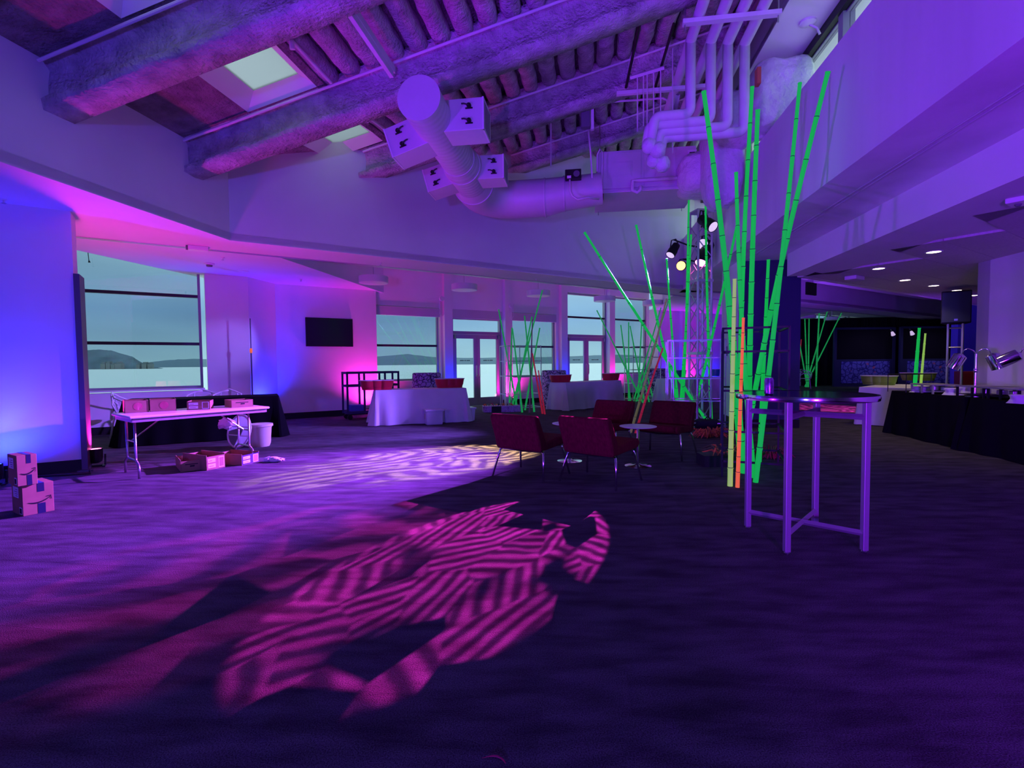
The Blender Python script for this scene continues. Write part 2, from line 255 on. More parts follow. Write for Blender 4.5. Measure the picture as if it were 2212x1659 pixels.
# ------------------------------------------------------------------ mesh helpers
class MB:
    def __init__(s): s.v = []; s.f = []
    def add(s, vs, fs):
        k = len(s.v); s.v += [tuple(x) for x in vs]; s.f += [tuple(i+k for i in f) for f in fs]; return s
    def box(s, x0, x1, y0, y1, z0, z1, M=None):
        vs = [Vector((x, y, z)) for x in (x0, x1) for y in (y0, y1) for z in (z0, z1)]
        if M is not None: vs = [M @ q for q in vs]
        return s.add(vs, [(0, 1, 3, 2), (4, 6, 7, 5), (0, 4, 5, 1), (2, 3, 7, 6), (0, 2, 6, 4), (1, 5, 7, 3)])
    def cbox(s, c, size, M=None):
        return s.box(c[0]-size[0]/2, c[0]+size[0]/2, c[1]-size[1]/2, c[1]+size[1]/2, c[2]-size[2]/2, c[2]+size[2]/2, M)
    def tube(s, pts, r, n=8, cap=True, closed=False):
        pts = [Vector(q) for q in pts]; m = len(pts); rs = r if isinstance(r, (list, tuple)) else [r]*m
        up = None; rings = []
        for i in range(m):
            if closed: t = pts[(i+1) % m]-pts[i-1]
            else: t = pts[min(i+1, m-1)]-pts[max(i-1, 0)]
            t = t.normalized() if t.length > 1e-9 else Vector((0, 0, 1))
            if up is None:
                up = Vector((0, 0, 1)) if abs(t.z) < .9 else Vector((1, 0, 0))
            x = t.cross(up).normalized(); y = x.cross(t).normalized(); up = y
            rings.append([pts[i]+x*math.cos(2*math.pi*k/n)*rs[i]+y*math.sin(2*math.pi*k/n)*rs[i] for k in range(n)])
        vs = [q for rg in rings for q in rg]; fs = []
        for i in range(m if closed else m-1):
            j = (i+1) % m
            for k in range(n): fs.append((i*n+k, i*n+(k+1) % n, j*n+(k+1) % n, j*n+k))
        if cap and not closed: fs += [tuple(range(n-1, -1, -1)), tuple((m-1)*n+k for k in range(n))]
        return s.add(vs, fs)
    def cyl(s, a, b, r, r2=None, n=16): return s.tube([a, b], [r, r if r2 is None else r2], n)
    def lathe(s, prof, n=24, c=(0, 0, 0), M=None, caps=True):
        vs = []; fs = []; m = len(prof)
        for (r, z) in prof:
            for k in range(n):
                q = Vector((c[0]+r*math.cos(2*math.pi*k/n), c[1]+r*math.sin(2*math.pi*k/n), c[2]+z)); vs.append(M @ q if M is not None else q)
        for i in range(m-1):
            for k in range(n): fs.append((i*n+k, i*n+(k+1) % n, (i+1)*n+(k+1) % n, (i+1)*n+k))
        if caps and prof[0][0] > 1e-6: fs.append(tuple(range(n-1, -1, -1)))
        if caps and prof[-1][0] > 1e-6: fs.append(tuple((m-1)*n+k for k in range(n)))
        return s.add(vs, fs)
    def prism(s, poly, z0, z1):
        n = len(poly); vs = [(q[0], q[1], z0) for q in poly]+[(q[0], q[1], z1) for q in poly]
        fs = [tuple(range(n-1, -1, -1)), tuple(range(n, 2*n))]+[(i, (i+1) % n, n+(i+1) % n, n+i) for i in range(n)]
        return s.add(vs, fs)
    def extr(s, poly3, d):           # polygon of 3d points extruded by vector d
        n = len(poly3); d = Vector(d); vs = [Vector(q) for q in poly3]+[Vector(q)+d for q in poly3]
        fs = [tuple(range(n-1, -1, -1)), tuple(range(n, 2*n))]+[(i, (i+1) % n, n+(i+1) % n, n+i) for i in range(n)]
        return s.add(vs, fs)
    def mesh(s, name):
        me = bpy.data.meshes.new(name); me.from_pydata(s.v, [], s.f); me.validate(); me.update(); return me
    def build(s, name, m, parent=None, smooth=False, bevel=0, loc=None, rz=None, rot=None, seg=2):
        o = bpy.data.objects.new(name, s.mesh(name)); COL.objects.link(o)
        import bmesh
        bm = bmesh.new(); bm.from_mesh(o.data); bmesh.ops.recalc_face_normals(bm, faces=bm.faces); bm.to_mesh(o.data); bm.free()
        o.data.materials.append(MATS[m] if isinstance(m, str) else m)
        if smooth:
            for pl in o.data.polygons: pl.use_smooth = True
            if smooth != 'all':
                try: o.data.set_sharp_from_angle(angle=math.radians(40))
                except Exception: pass
        if bevel:
            b = o.modifiers.new('bevel', 'BEVEL'); b.width = bevel; b.segments = seg; b.limit_method = 'ANGLE'
        if parent is not None: o.parent = parent
        if loc is not None: o.location = loc
        if rz is not None: o.rotation_euler = (0, 0, rz)
        if rot is not None: o.rotation_euler = rot
        return o
def tag(o, label, cat, group=None):
    o['label'] = label; o['category'] = cat
    if group: o['group'] = group
    return o
def struct(o): o['kind'] = 'structure'; return o
def thing(name, label, cat, loc=(0, 0, 0), rz=0, group=None):
    o = bpy.data.objects.new(name, None); COL.objects.link(o); o.empty_display_size = .1
    o.location = loc; o.rotation_euler = (0, 0, rz); return tag(o, label, cat, group)
def place(name, loc=(0, 0, 0), rz=0):
    o = bpy.data.objects.new(name, None); COL.objects.link(o); o.empty_display_size = .1; o.location = loc; o.rotation_euler = (0, 0, rz); return struct(o)
def dup(root, loc, rz, label=None, group=None):
    r = root.copy(); COL.objects.link(r); r.location = loc; r.rotation_euler = (0, 0, rz)
    if label: r['label'] = label
    if group: r['group'] = group
    for ch in list(root.children):
        c = ch.copy(); COL.objects.link(c); c.parent = r
        for g in list(ch.children):
            d = g.copy(); COL.objects.link(d); d.parent = c
    return r
def openings_wall(name, m, s0, s1, z0, z1, n0, n1, ops, rz, parent=None):
    """wall slab along local x with rectangular openings (sa, sb, za, zb)"""
    b = MB(); xs = sorted({s0, s1, *[q for o in ops for q in o[:2] if s0 < q < s1]})
    for x0, x1 in zip(xs, xs[1:]):
        mid = (x0+x1)/2; cuts = sorted([(o[2], o[3]) for o in ops if o[0] < mid < o[1]]); z = z0
        for c0, c1 in cuts:
            if c0 > z+1e-4: b.box(x0, x1, n0, n1, z, c0)
            z = c1
        if z < z1-1e-4: b.box(x0, x1, n0, n1, z, z1)
    return struct(b.build(name, m, parent, rz=rz))

# ------------------------------------------------------------------ floor
ZS, ZT = 3.25, 2.86           # soffit and tiled-ceiling heights
fl = MB(); P = [HALL(-16, -7), HALL(24, -7), UN(24, 13.75), UN(-16, 13.75)]
fl.prism([(q.x, q.y) for q in P], -.25, -.006)
floor = struct(fl.build('floor', 'carpet_base'))
tl, tw = 1.0, .25
tm = MB().box(-tl/2+.0004, tl/2-.0004, -tw/2+.0004, tw/2-.0004, -.008, 0).mesh('carpet_tile'); tm.materials.append(MATS['carpet'])
cells = []
for j in range(-2, 64):
    for i in range(-15, 16):
        s, n = (i+(j % 3)/3.0)*tl, j*tw
        q = HALL(s, n)
        if q.y < .5 or q.y > 16 or abs(q.x/q.y) > 1.6 or q.dot(n_) > 13.1: continue
        cells.append((q.y*q.y+q.x*q.x*.3, s, n))
cells.sort()
for k, (_, s, n) in enumerate(cells[:300]):
    o = bpy.data.objects.new('carpet_tile', tm); COL.objects.link(o); o.parent = floor; o.location = HALL(s, n); o.rotation_euler = (0, 0, RZ_H)
rest = MB()
for _, s, n in cells[300:]: rest.box(s-tl/2+.0004, s+tl/2-.0004, n-tw/2+.0004, n+tw/2-.0004, -.008, 0)
ro = rest.build('carpet_field', 'carpet_base', floor, rz=RZ_H); ro['kind'] = 'stuff'

# ------------------------------------------------------------------ hall: fascias, bulkheads, roof
def deckz(u, v):
    t = min(max((v-6.5)/2.2, 0), 1); g = .25*t*t*(3-2*t)
    return 4.42+.25*(u+5.43)+g
UF, UB, NF = -5.43, 2.62, 8.98
corner = UN(UF, NF)
vc = corner.dot(a_); vend = UN(UB, NF).dot(a_)
# left fascia wall (along the hall) and far fascia wall (parallel to the window wall)
b = MB(); b.box(UF-.2, UF, -6.5, vc+.1, ZS+.015, 4.75); struct(b.build('wall_left_fascia', 'paint', rz=RZ_H))
q0, q1 = corner.dot(w_), UN(UB+1.0, NF).dot(w_)
b = MB(); b.box(q0-.05, q1, NF, NF+.2, ZS+.015, 7.4); struct(b.build('wall_far_fascia', 'paint', rz=RZ_W))
# right bulkhead with ledge below the clerestory, dropped beam and its underside
b = MB(); b.box(UB, 3.95, -6.5, vend+.6, ZS, 4.62); struct(b.build('wall_right_bulkhead', 'paint_streaked', rz=RZ_H))
b = MB(); b.box(3.66, 3.98, -6.5, 9.95, ZT-.01, ZS+.02); struct(b.build('trim_dropped_beam', 'paint', rz=RZ_H))
b = MB(); b.tube([HALL(3.05, -6, ZS-.008), HALL(3.05, 10.3, ZS-.008)], .008, 4); b.tube([HALL(3.11, -6, ZS-.008), HALL(3.11, 10.3, ZS-.008)], .008, 4)
struct(b.build('trim_bulkhead_groove', 'paint_grey'))
# back wall behind the photographer
b = MB(); b.box(-16, 24, -6.8, -6.5, 0, 7.6); struct(b.build('wall_rear', 'paint', rz=RZ_H))
# roof deck: plate, openings for skylights, ribs
SKY = [(3.05, 4.42), (4.92, 6.27), (6.75, 8.45)]       # v ranges between the beams
su0, su1 = -4.42, -3.42
b = MB()
def plate(u0, u1, v0, v1, dz=.16, th=.12):
    nv = max(1, int((v1-v0)/.5)); vs = []; fs = []
    for i in range(nv+1):
        v = v0+(v1-v0)*i/nv
        for (u, t) in ((u0, 0), (u1, 0), (u1, th), (u0, th)): vs.append((u, v, deckz(u, v)+dz+t))
    for i in range(nv):
        for k in range(4): fs.append((i*4+k, i*4+(k+1) % 4, i*4+4+(k+1) % 4, i*4+4+k))
    fs += [(3, 2, 1, 0), (nv*4, nv*4+1, nv*4+2, nv*4+3)]
    b.add(vs, fs)
plate(-5.6, su0, -6.5, 15.5, .02); plate(su1, 3.5, -6.5, 15.5)
plate(su1, su1+.1, -6.5, 15.5, -.02, .5)
vv = -6.5
for v0, v1 in SKY+[(15.5, 15.5)]:
    plate(su0, su1, vv, v0, .02); vv = v1
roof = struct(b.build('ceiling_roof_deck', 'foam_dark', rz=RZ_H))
BEAMV = [1.0, 2.82, 4.65, 6.48, 8.68, 10.7, 12.75]
for bi in range(len(BEAMV)-1):
    v0, v1 = BEAMV[bi]+.12, BEAMV[bi+1]-.12
    u = -3.28; k = 0
    while u < 2.45:
        if HALL(u, v1).dot(n_) > NF+2.2: u += .3; k += 1; continue
        r = MB(); nv = 14; pr = [(-.115, .17), (-.122, .07), (-.085, .008), (0, -.012), (.085, .008), (.122, .07), (.115, .17)]
        vs = []; fs = []
        for i in range(nv+1):
            v = v0+(v1-v0)*i/nv
            for (du, dz) in pr:
                q = Vector((u*3.1+du*9, v*3.4, bi*5.0)); h = noise.noise(q)*.018 if dz < .1 else 0
                vs.append((u+du*(1+noise.noise(q*1.7)*.22), v, deckz(u, v)+dz+h))
        m = len(pr)
        for i in range(nv):
            for j in range(m-1): fs.append((i*m+j, i*m+j+1, (i+1)*m+j+1, (i+1)*m+j))
        fs += [tuple(range(m)), tuple(nv*m+j for j in range(m))]
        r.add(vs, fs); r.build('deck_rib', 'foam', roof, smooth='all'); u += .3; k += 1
for bi, v in enumerate(BEAMV):
    vs = []; fs = []; nu = 90
    zb0 = {4.65: 3.93, 6.48: 3.97, 8.68: 4.2, 10.7: 4.3, 12.75: 4.3}.get(v, 3.92)
    sec = [(-.16, 0), (.16, 0), (.17, .08), (.09, .13), (.085, .36), (.15, .42), (.16, .5), (-.16, .5), (-.15, .42), (-.085, .36), (-.09, .13), (-.17, .08)]
    sec2 = []
    for i in range(len(sec)):
        x0, z0 = sec[i]; x1, z1 = sec[(i+1) % len(sec)]
        sec2 += [(x0, z0), ((x0+x1)/2, (z0+z1)/2)]
    m = len(sec2)
    ustart = UF-.1
    for i in range(nu+1):
        u = ustart+(2.75-ustart)*i/nu
        for (dv, dz) in sec2:
            q = Vector((u*2.3, v*3+dv*8, dz*7)); k = noise.noise(q)*.022+noise.noise(q*3.3)*.012
            top = deckz(u, v)+.1
            zz = zb0+.25*(u-UF)
            z = zz+dz*(top-zz)/.5
            sx = 1 if dv > 0 else -1
            vs.append((u, v+dv+k*sx, z+(k*.8 if dz < .3 else 0)))
    for i in range(nu):
        for j in range(m): fs.append((i*m+j, i*m+(j+1) % m, (i+1)*m+(j+1) % m, (i+1)*m+j))
    bb = MB().add(vs, fs)
    o = bb.build('roof_beam', 'foam', roof, smooth='all')
    if v in (4.65, 6.48, 8.68, 10.7):
        pz = deckz(0, v)-.10
        pb = MB(); pb.tube([(ut, v-.23, deckz(ut, v-.2)-.07) for ut in (max(UF+.06, (8.86-.7513*(v-.23))/-.66), 2.4)], .018, 8)
        o = pb.build('sprinkler_pipe', 'pipe_wrap', rz=RZ_H)
        tag(o, {4.65: 'thin painted sprinkler pipe along the nearest roof beam at upper left', 6.48: 'thin painted sprinkler pipe along the second roof beam behind the skylight', 8.68: 'thin painted sprinkler pipe along the roof beam behind the round duct end', 10.7: 'thin painted sprinkler pipe along the farthest roof beam above the air handler'}[v], 'pipe', 'sprinkler pipes along the roof beams')
# sprinkler drops / conduit stubs on the deck
for (u, v0, v1, lab) in ((-3.22, 5.35, 6.2, 'short painted pipe stub beside the larger skylight'), (-3.2, 7.25, 8.2, 'short painted pipe stub beside the smaller skylight behind the duct boxes')):
    b = MB(); b.tube([(u, v0, deckz(u, v0)-.05), (u+.02, v1, deckz(u, v1)-.06)], .022, 8); b.tube([(u, v0, deckz(u, v0)-.05), (u, v0+.02, deckz(u, v0)-.14)], .03, 8)
    tag(b.build('pipe_stub', 'pipe_wrap', rz=RZ_H), lab, 'pipe')
b = MB(); b.box(-2.42, -2.36, 4.8, 6.25, 4.98, 5.06); b.box(-2.415, -2.365, 4.8, 6.2, 4.9, 4.99)
tag(b.build('strut_channel', 'pipe_wrap', rz=RZ_H), 'painted steel channel running under the roof to the round duct end', 'strut')
# skylights
for i, (v0, v1) in enumerate(SKY):
    e = place('window_skylight', (0, 0, 0), RZ_H); e.name = 'window_%d' % (11+i)
    gu0, gu1, gv0, gv1 = su0+.17, su1-.2, v0+.05, v1-.12; hh = .16
    def dz(u, v, h): return (u, v, deckz(u, v)+h)
    lo = [dz(su0, v0, .0), dz(su1, v0, .0), dz(su1, v1, .0), dz(su0, v1, .0)]
    hi = [dz(gu0, gv0, hh), dz(gu1, gv0, hh), dz(gu1, gv1, hh), dz(gu0, gv1, hh)]
    for k in range(4):
        s = MB(); j = (k+1) % 4; s.extr([lo[k], lo[j], hi[j], hi[k]], (0, 0, .04)); s.build('skylight_curb', 'paint', e)
    s = MB(); s.extr(hi, (0, 0, .02)); s.build('skylight_pane', 'skylight_acrylic', e)
# clerestory: header, soffit, glazing
b = MB(); b.box(2.5, 2.64, -6.5, vend+.5, 5.77, 7.3); struct(b.build('wall_clerestory_header', 'paint_grey', rz=RZ_H))
b = MB(); b.box(2.5, 3.28, -6.5, vend+.5, 5.75, 5.85); struct(b.build('ceiling_clerestory', 'paint', rz=RZ_H))
ck = place('window_20', (0, 0, 0), RZ_H)
fr = MB(); fr.box(3.2, 3.28, -6.5, vend+.5, 5.60, 5.75); fr.box(3.2, 3.28, -6.5, vend+.5, 4.62, 4.70); fr.build('window_frame', 'door_frame', ck)
b = MB(); b.box(3.12, 3.2, -6.5, vend+.5, 5.62, 5.74); b.build('shade_cassette', 'black', ck)
v = -6.0
while v < vend:
    m = MB(); m.box(3.16, 3.3, v-.06, v+.06, 4.62, 5.75); m.build('mullion', 'door_frame', ck)
    g = MB(); g.box(3.235, 3.245, v+.06, v+1.24, 4.7, 5.6); g.build('pane', 'door_glass', ck); v += 1.3
b = MB(); b.box(3.28, 3.55, -6.5, vend+.5, 5.75, 7.4); struct(b.build('wall_clerestory_outer', 'paint', rz=RZ_H))
b = MB(); b.box(2.4, 3.6, vend+.3, vend+.5, 4.6, 7.4); struct(b.build('wall_clerestory_end', 'paint', rz=RZ_H))

# ------------------------------------------------------------------ soffits and low ceilings
def slab(name, pts, z0, z1, m='paint'):
    b = MB(); b.prism([(q.x, q.y) for q in pts], z0, z1); return struct(b.build(name, m))
NT = 9.92
slab('ceiling_soffit_left', [HALL(-16, -6.5), HALL(UF, -6.5), UN(UF, NT), UN(-16, NT)], ZS, ZS+.12)
slab('ceiling_soffit_strip', [UN(UF, NF), UN(24, NF), UN(24, NT), UN(UF, NT)], ZS, ZS+.12)
slab('ceiling_soffit_corner', [UN(-8.33, NT), UN(UF, NT), UN(UF, 13.75), UN(-8.33, 13.75)], ZS, ZS+.12)
slab('ceiling_soffit_far', [UN(2.55, NT), UN(9.6, NT), UN(9.6, 13.75), UN(2.55, 13.75)], ZS, ZS+.12)
slab('ceiling_bay', [UN(UF-.2, NT-.1), UN(2.75, NT-.1), UN(2.75, 13.8), UN(UF-.2, 13.8)], 4.5, 4.6)
slab('ceiling_bay_left', [UN(-16, NT-.1), UN(-8.2, NT-.1), UN(-8.2, 13.8), UN(-16, 13.8)], 4.3, 4.4)
slab('ceiling_bay_far', [UN(9.5, NT-.1), UN(24, NT-.1), UN(24, 13.8), UN(9.5, 13.8)], 4.5, 4.6)
def upstand(nm, q0, q1, z0=ZS+.05, z1=4.55):
    b = MB(); d = (q1-q0).normalized(); t = Vector((-d.y, d.x, 0))*.03; b.extr([q0+t, q1+t, q1-t, q0-t], (0, 0, .01)); b = MB()
    b.extr([Vector((*(q0+t).xy, z0)), Vector((*(q1+t).xy, z0)), Vector((*(q1-t).xy, z0)), Vector((*(q0-t).xy, z0))], (0, 0, z1-z0)); struct(b.build(nm, 'paint'))
upstand('wall_bay_side', UN(UF-.03, NT), UN(UF-.03, 13.7)); upstand('wall_bay_end', UN(2.6, NT), UN(2.6, 13.7)); upstand('wall_bay_inner', UN(UF, NT-.05), UN(2.6, NT-.05))
upstand('wall_pocket_side', UN(-8.36, NT), UN(-8.36, 13.0)); upstand('wall_pocket_inner', UN(-16, NT-.05), UN(-8.36, NT-.05))
upstand('wall_far_bay_side', UN(9.62, NT), UN(9.62, 13.7)); upstand('wall_far_bay_inner', UN(9.6, NT-.05), UN(24, NT-.05))
# partition track let into the soffit
b = MB()
s0 = UN(-12, NT-.06).dot(w_); s1 = UN(20, NT-.06).dot(w_)
b.box(s0, s1, NT-.10, NT-.075, ZS-.012, ZS+.01); b.box(s0, s1, NT-.04, NT-.015, ZS-.012, ZS+.01); struct(b.build('trim_partition_track', 'alu', rz=RZ_W))
b = MB(); b.box(s0, s1, NT-.075, NT-.04, ZS-.004, ZS+.01); struct(b.build('trim_track_slot', 'black', rz=RZ_W))
# right room: tiled ceiling at lower level
slab('ceiling_right_back', [HALL(3.9, -6.5), HALL(24, -6.5), UN(24, 4.95), UN(3.9, 4.95)], ZT+.03, ZT+.15)
ctile = struct(MB().box(-.01, .01, -.01, .01, ZT+.03, ZT+.04).build('ceiling_tiles', 'tile', loc=HALL(6, 6)))
ctile.rotation_euler = (0, 0, RZ_W)
tmm = MB().box(-.597, .597, -.297, .297, 0, .03).mesh('ceiling_tile'); tmm.materials.append(MATS['tile'])
c0 = HALL(6, 6); inv = Matrix.Rotation(-RZ_W, 4, 'Z')
for j in range(0, 26):
    for i in range(-2, 18):
        s, n = (i+.5)*1.2, 4.62-j*.6
        q = WIN(s, n); u, v = q.dot(p_), q.dot(a_)
        if u < 4.6 or u > 11.5 or v < 1.5 or q.y < 3: continue
        o = bpy.data.objects.new('ceiling_tile', tmm); COL.objects.link(o); o.parent = ctile; o.location = inv @ (Vector((q.x, q.y, ZT))-Vector((c0.x, c0.y, 0)))
b = MB(); b.box(UN(3.98, 4.95).dot(w_), UN(24, 4.95).dot(w_), 4.93, 5.05, ZT, 4.1); struct(b.build('trim_tile_ceiling_edge', 'paint', rz=RZ_W))
b = MB(); b.box(3.98, 4.5, -6.5, 9.9, ZT, ZT+.05); struct(b.build('trim_ceiling_border', 'paint', rz=RZ_H))
slab('ceiling_far_hall', [UN(3.7, 5.0), UN(24, 5.0), UN(24, NF+.1), UN(3.7, NF+.1)], 4.0, 4.1)
b = MB(); b.box(UN(UB, NF).dot(w_), UN(24, NF).dot(w_), NF, NF+.1, ZS+.015, 4.1); struct(b.build('wall_far_hall_fascia', 'paint', rz=RZ_W))
upstand('wall_far_hall_side', UN(3.93, 4.9), UN(3.93, NF), ZS, 4.1)
# ------------------------------------------------------------------ walls below the soffits
def base(name, s0, s1, n0, n1, h=.15, rz=RZ_W):
    b = MB(); b.box(s0, s1, n0, n1, 0, h); return struct(b.build(name, 'rubber', rz=rz))
b = MB(); b.box(-7.5, -1.12, 8.3, 8.62, 0, ZS); struct(b.build('wall_left_pier', 'paint', rz=RZ_W)); base('baseboard_left_pier', -7.5, -1.11, 8.285, 8.635)
b = MB(); b.box(-1.12, -1.06, 8.27, 8.65, 0, 2.48); b.box(-1.16, -1.0, 8.2, 8.3, 0, .02); struct(b.build('trim_1', 'jamb', rz=RZ_W))
LW = (-3.6, .42, .80, 4.2)
openings_wall('wall_left_window', 'paint', -12, 1.23, 0, 4.35, 12.47, 12.8, [LW], RZ_W); base('baseboard_left_window', -12, 1.235, 12.455, 12.47)
qa = WIN(1.23, 12.47); qb = WIN(1.92, 13.2); ua = qa.dot(p_)
b = MB(); b.box(ua-.3, ua, qa.dot(a_), qb.dot(a_)+.1, 0, ZS+.05); struct(b.build('wall_corner_return', 'paint', rz=RZ_H)); base('baseboard_corner', ua-.01, ua+.015, qa.dot(a_), qb.dot(a_), rz=RZ_H)
sa = HALL(ua, qb.dot(a_)).dot(w_)
b = MB(); b.box(sa-.4, 4.31, 13.2, 13.75, 0, 4.55); struct(b.build('wall_screen', 'paint', rz=RZ_W)); base('baseboard_screen', sa, 4.315, 13.185, 13.2)
OPS = [(4.31, 6.3, .82, 2.92), (6.68, 8.42, 0, 2.92), (8.74, 10.56, .82, 2.92), (11.04, 12.9, 0, 3.72), (13.15, 15.02, .84, 3.72)]
openings_wall('wall_window', 'paint', 4.31, 15.1, 0, 4.55, 13.5, 13.75, OPS, RZ_W)
for s0, s1 in ((4.31, 6.68), (8.42, 11.04), (12.9, 15.1)): base('baseboard_window', s0, s1, 13.485, 13.5)
b = MB(); b.box(15.05, 22.0, 13.0, 13.75, 0, ZS+.05); struct(b.build('wall_far', 'paint', rz=RZ_W)); base('baseboard_far', 15.04, 22, 12.985, 13.0)
OPF = [(s, s+1.85, .84, 3.72) for s in (23.0, 25.1, 27.2, 29.3, 31.4)]
openings_wall('wall_window_far', 'paint', 22, 60, 0, 4.55, 13.5, 13.75, OPF, RZ_W)
b = MB(); b.box(16.25, 16.45, 12.85, 13.0, 0, ZS); struct(b.build('trim_2', 'paint', rz=RZ_W))
# outer shell
b = MB(); b.box(-14.2, -14, -6.5, UN(-14, 12.6).dot(a_), 0, 4.5); struct(b.build('wall_left_outer', 'paint', rz=RZ_H))
VR = 9.25
b = MB(); b.box(6.3, 6.55, -6.5, VR, 0, ZT+.05); struct(b.build('wall_right', 'paint', rz=RZ_H)); base('baseboard_right', 6.285, 6.3, -6.5, VR, rz=RZ_H)
b = MB(); b.box(6.3, 24, VR-.25, VR, 0, 4.2); b.box(23.8, 24, VR, UN(24, 13.7).dot(a_), 0, 4.6); struct(b.build('wall_right_outer', 'paint', rz=RZ_H))
q = at(2075, 800, 15.5); b = MB(); b.box(q.dot(p_)-.1, q.dot(p_)+3.4, q.dot(a_), q.dot(a_)+.3, 0, 4.05); struct(b.build('wall_right_blue', 'blue_wall', rz=RZ_H))
# column under the bulkhead: white flank, navy front
b = MB(); b.box(2.95, 4.08, 10.47, 11.62, 0, ZS); struct(b.build('wall_column', 'paint', rz=RZ_H))
b = MB(); b.box(2.97, 4.10, 10.455, 10.47, .15, ZS); struct(b.build('wall_column_front', 'navy', rz=RZ_H))
b = MB(); b.box(2.94, 4.10, 10.44, 11.63, 0, .16); struct(b.build('baseboard_column', 'rubber', rz=RZ_H))
b = MB(); b.box(2.93, 2.952, 11.15, 11.23, 1.42, 1.62); b.build('switch_plate', 'grey_box', rz=RZ_H); tag(bpy.data.objects['switch_plate'], 'small grey control plate on the white flank of the navy column', 'switch')

# ------------------------------------------------------------------ windows and doors
wn = [0]
def window(s0, s1, z0, z1, n, rails, blind=None, name=None, chain=False):
    wn[0] += 1; e = place('window_%d' % wn[0], WIN(0, 0, 0), RZ_W); t = .05
    f = MB(); f.box(s0, s0+t, n, n+.08, z0, z1); f.box(s1-t, s1, n, n+.08, z0, z1); f.box(s0, s1, n, n+.08, z0, z0+t); f.box(s0, s1, n, n+.08, z1-t, z1)
    f.build('window_frame', 'door_frame', e)
    zs = [z0+t]+list(rails)+[z1-t]
    for r in rails:
        m = MB(); m.box(s0+t, s1-t, n-.01, n+.08, r-.03, r+.03); m.build('mullion', 'bronze', e)
    for k in range(len(zs)-1):
        g = MB(); g.box(s0+t, s1-t, n+.035, n+.045, zs[k]+.03*(k > 0), zs[k+1]-.03*(k < len(zs)-2)); g.build('pane', 'glass', e)
    s = MB(); s.box(s0-.02, s1+.02, n-.14, n+.01, z0-.03, z0); s.build('sill', 'paint', e)
    if blind:
        b = MB(); b.box(s0, s1, n-.12, n-.02, blind[0], blind[1]); b.build('blind_cassette', 'paint_grey', e)
    return e
e = window(LW[0], LW[1]-.08, .85, 4.18, 12.62, (1.78, 2.78))
b = MB(); b.tube([onN(190, 546, 12.4), onN(192, 562, 12.4), onN(193, 567, 12.4)], [.006, .006, .02], 6); tag(b.build('blind_cord', 'black'), 'short dark blind cord hanging at the top of the left window', 'cord')
window(4.33, 6.27, .84, 2.9, 13.58, (1.83,), (2.66, 2.9)); window(8.75, 10.54, .84, 2.9, 13.58, (1.84,), (2.66, 2.9))
window(13.16, 15.0, .86, 3.7, 13.58, (1.86, 2.88)); 
for o_ in OPF: window(o_[0]+.01, o_[1]-.01, .86, 3.7, 13.58, (1.86, 2.88))
dn = [0]
def door(s0, s1, trans, sign=True):
    dn[0] += 1; e = place('door_%d' % dn[0], (0, 0, 0), RZ_W); n = 13.56; t = .06
    f = MB(); zt = trans[-1]
    f.box(s0, s0+t, n, n+.12, 0, zt); f.box(s1-t, s1, n, n+.12, 0, zt); f.box(s0, s1, n-.01, n+.12, 2.19, 2.28); f.box(s0, s1, n, n+.12, zt-.05, zt); f.build('door_frame', 'door_frame', e)
    for k in range(len(trans)-1):
        g = MB(); g.box(s0+t, s1-t, n+.05, n+.06, trans[k]+.02, trans[k+1]-.03); g.build('pane', 'door_glass', e)
        if k: m = MB(); m.box(s0+t, s1-t, n, n+.1, trans[k]-.03, trans[k]+.03); m.build('mullion', 'bronze', e)
    mid = (s0+s1)/2
    for (x0, x1, sd) in ((s0+t+.005, mid-.004, 1), (mid+.004, s1-t-.005, -1)):
        lf = MB(); st = .105
        lf.box(x0, x0+st, n+.02, n+.07, .01, 2.185); lf.box(x1-st, x1, n+.02, n+.07, .01, 2.185); lf.box(x0+st, x1-st, n+.02, n+.07, .01, .26); lf.box(x0+st, x1-st, n+.02, n+.07, 2.06, 2.185)
        lo = lf.build('door_leaf', 'door_frame', e)
        g = MB(); g.box(x0+st, x1-st, n+.04, n+.05, .26, 2.06); g.build('pane', 'door_glass', lo)
        hx = x1-.05 if sd > 0 else x0+.05
        h = MB(); h.tube([(hx, n+.02, .88), (hx, n-.05, .90), (hx, n-.06, .94), (hx, n-.06, 1.2), (hx, n-.05, 1.24), (hx, n+.02, 1.26)], .012, 8); h.build('pull_handle', 'chrome', lo)
        tx = MB(); cx = (x0+x1)/2; x = cx-.17
        for wl in (7, 3, 6):
            for q in range(wl): tx.box(x, x+.013, n+.036, n+.039, 1.385, 1.385+.028); x += .0185
            x += .02
        tx.build('door_lettering', 'ink', lo)
    c = MB(); c.box(s0+.08, s0+.14, n-.03, n+.02, 2.05, 2.17); c.box(s1-.14, s1-.08, n-.03, n+.02, 2.05, 2.17); c.build('door_closer', 'steel', e)
    return e
d1 = door(6.68, 8.42, (2.28, 2.68)); b = MB(); b.box(6.68, 8.42, 13.5, 13.56, 2.66, 2.92); b.build('blind_cassette', 'paint_grey', d1)
d2 = door(11.04, 12.9, (2.28, 2.88, 3.7))
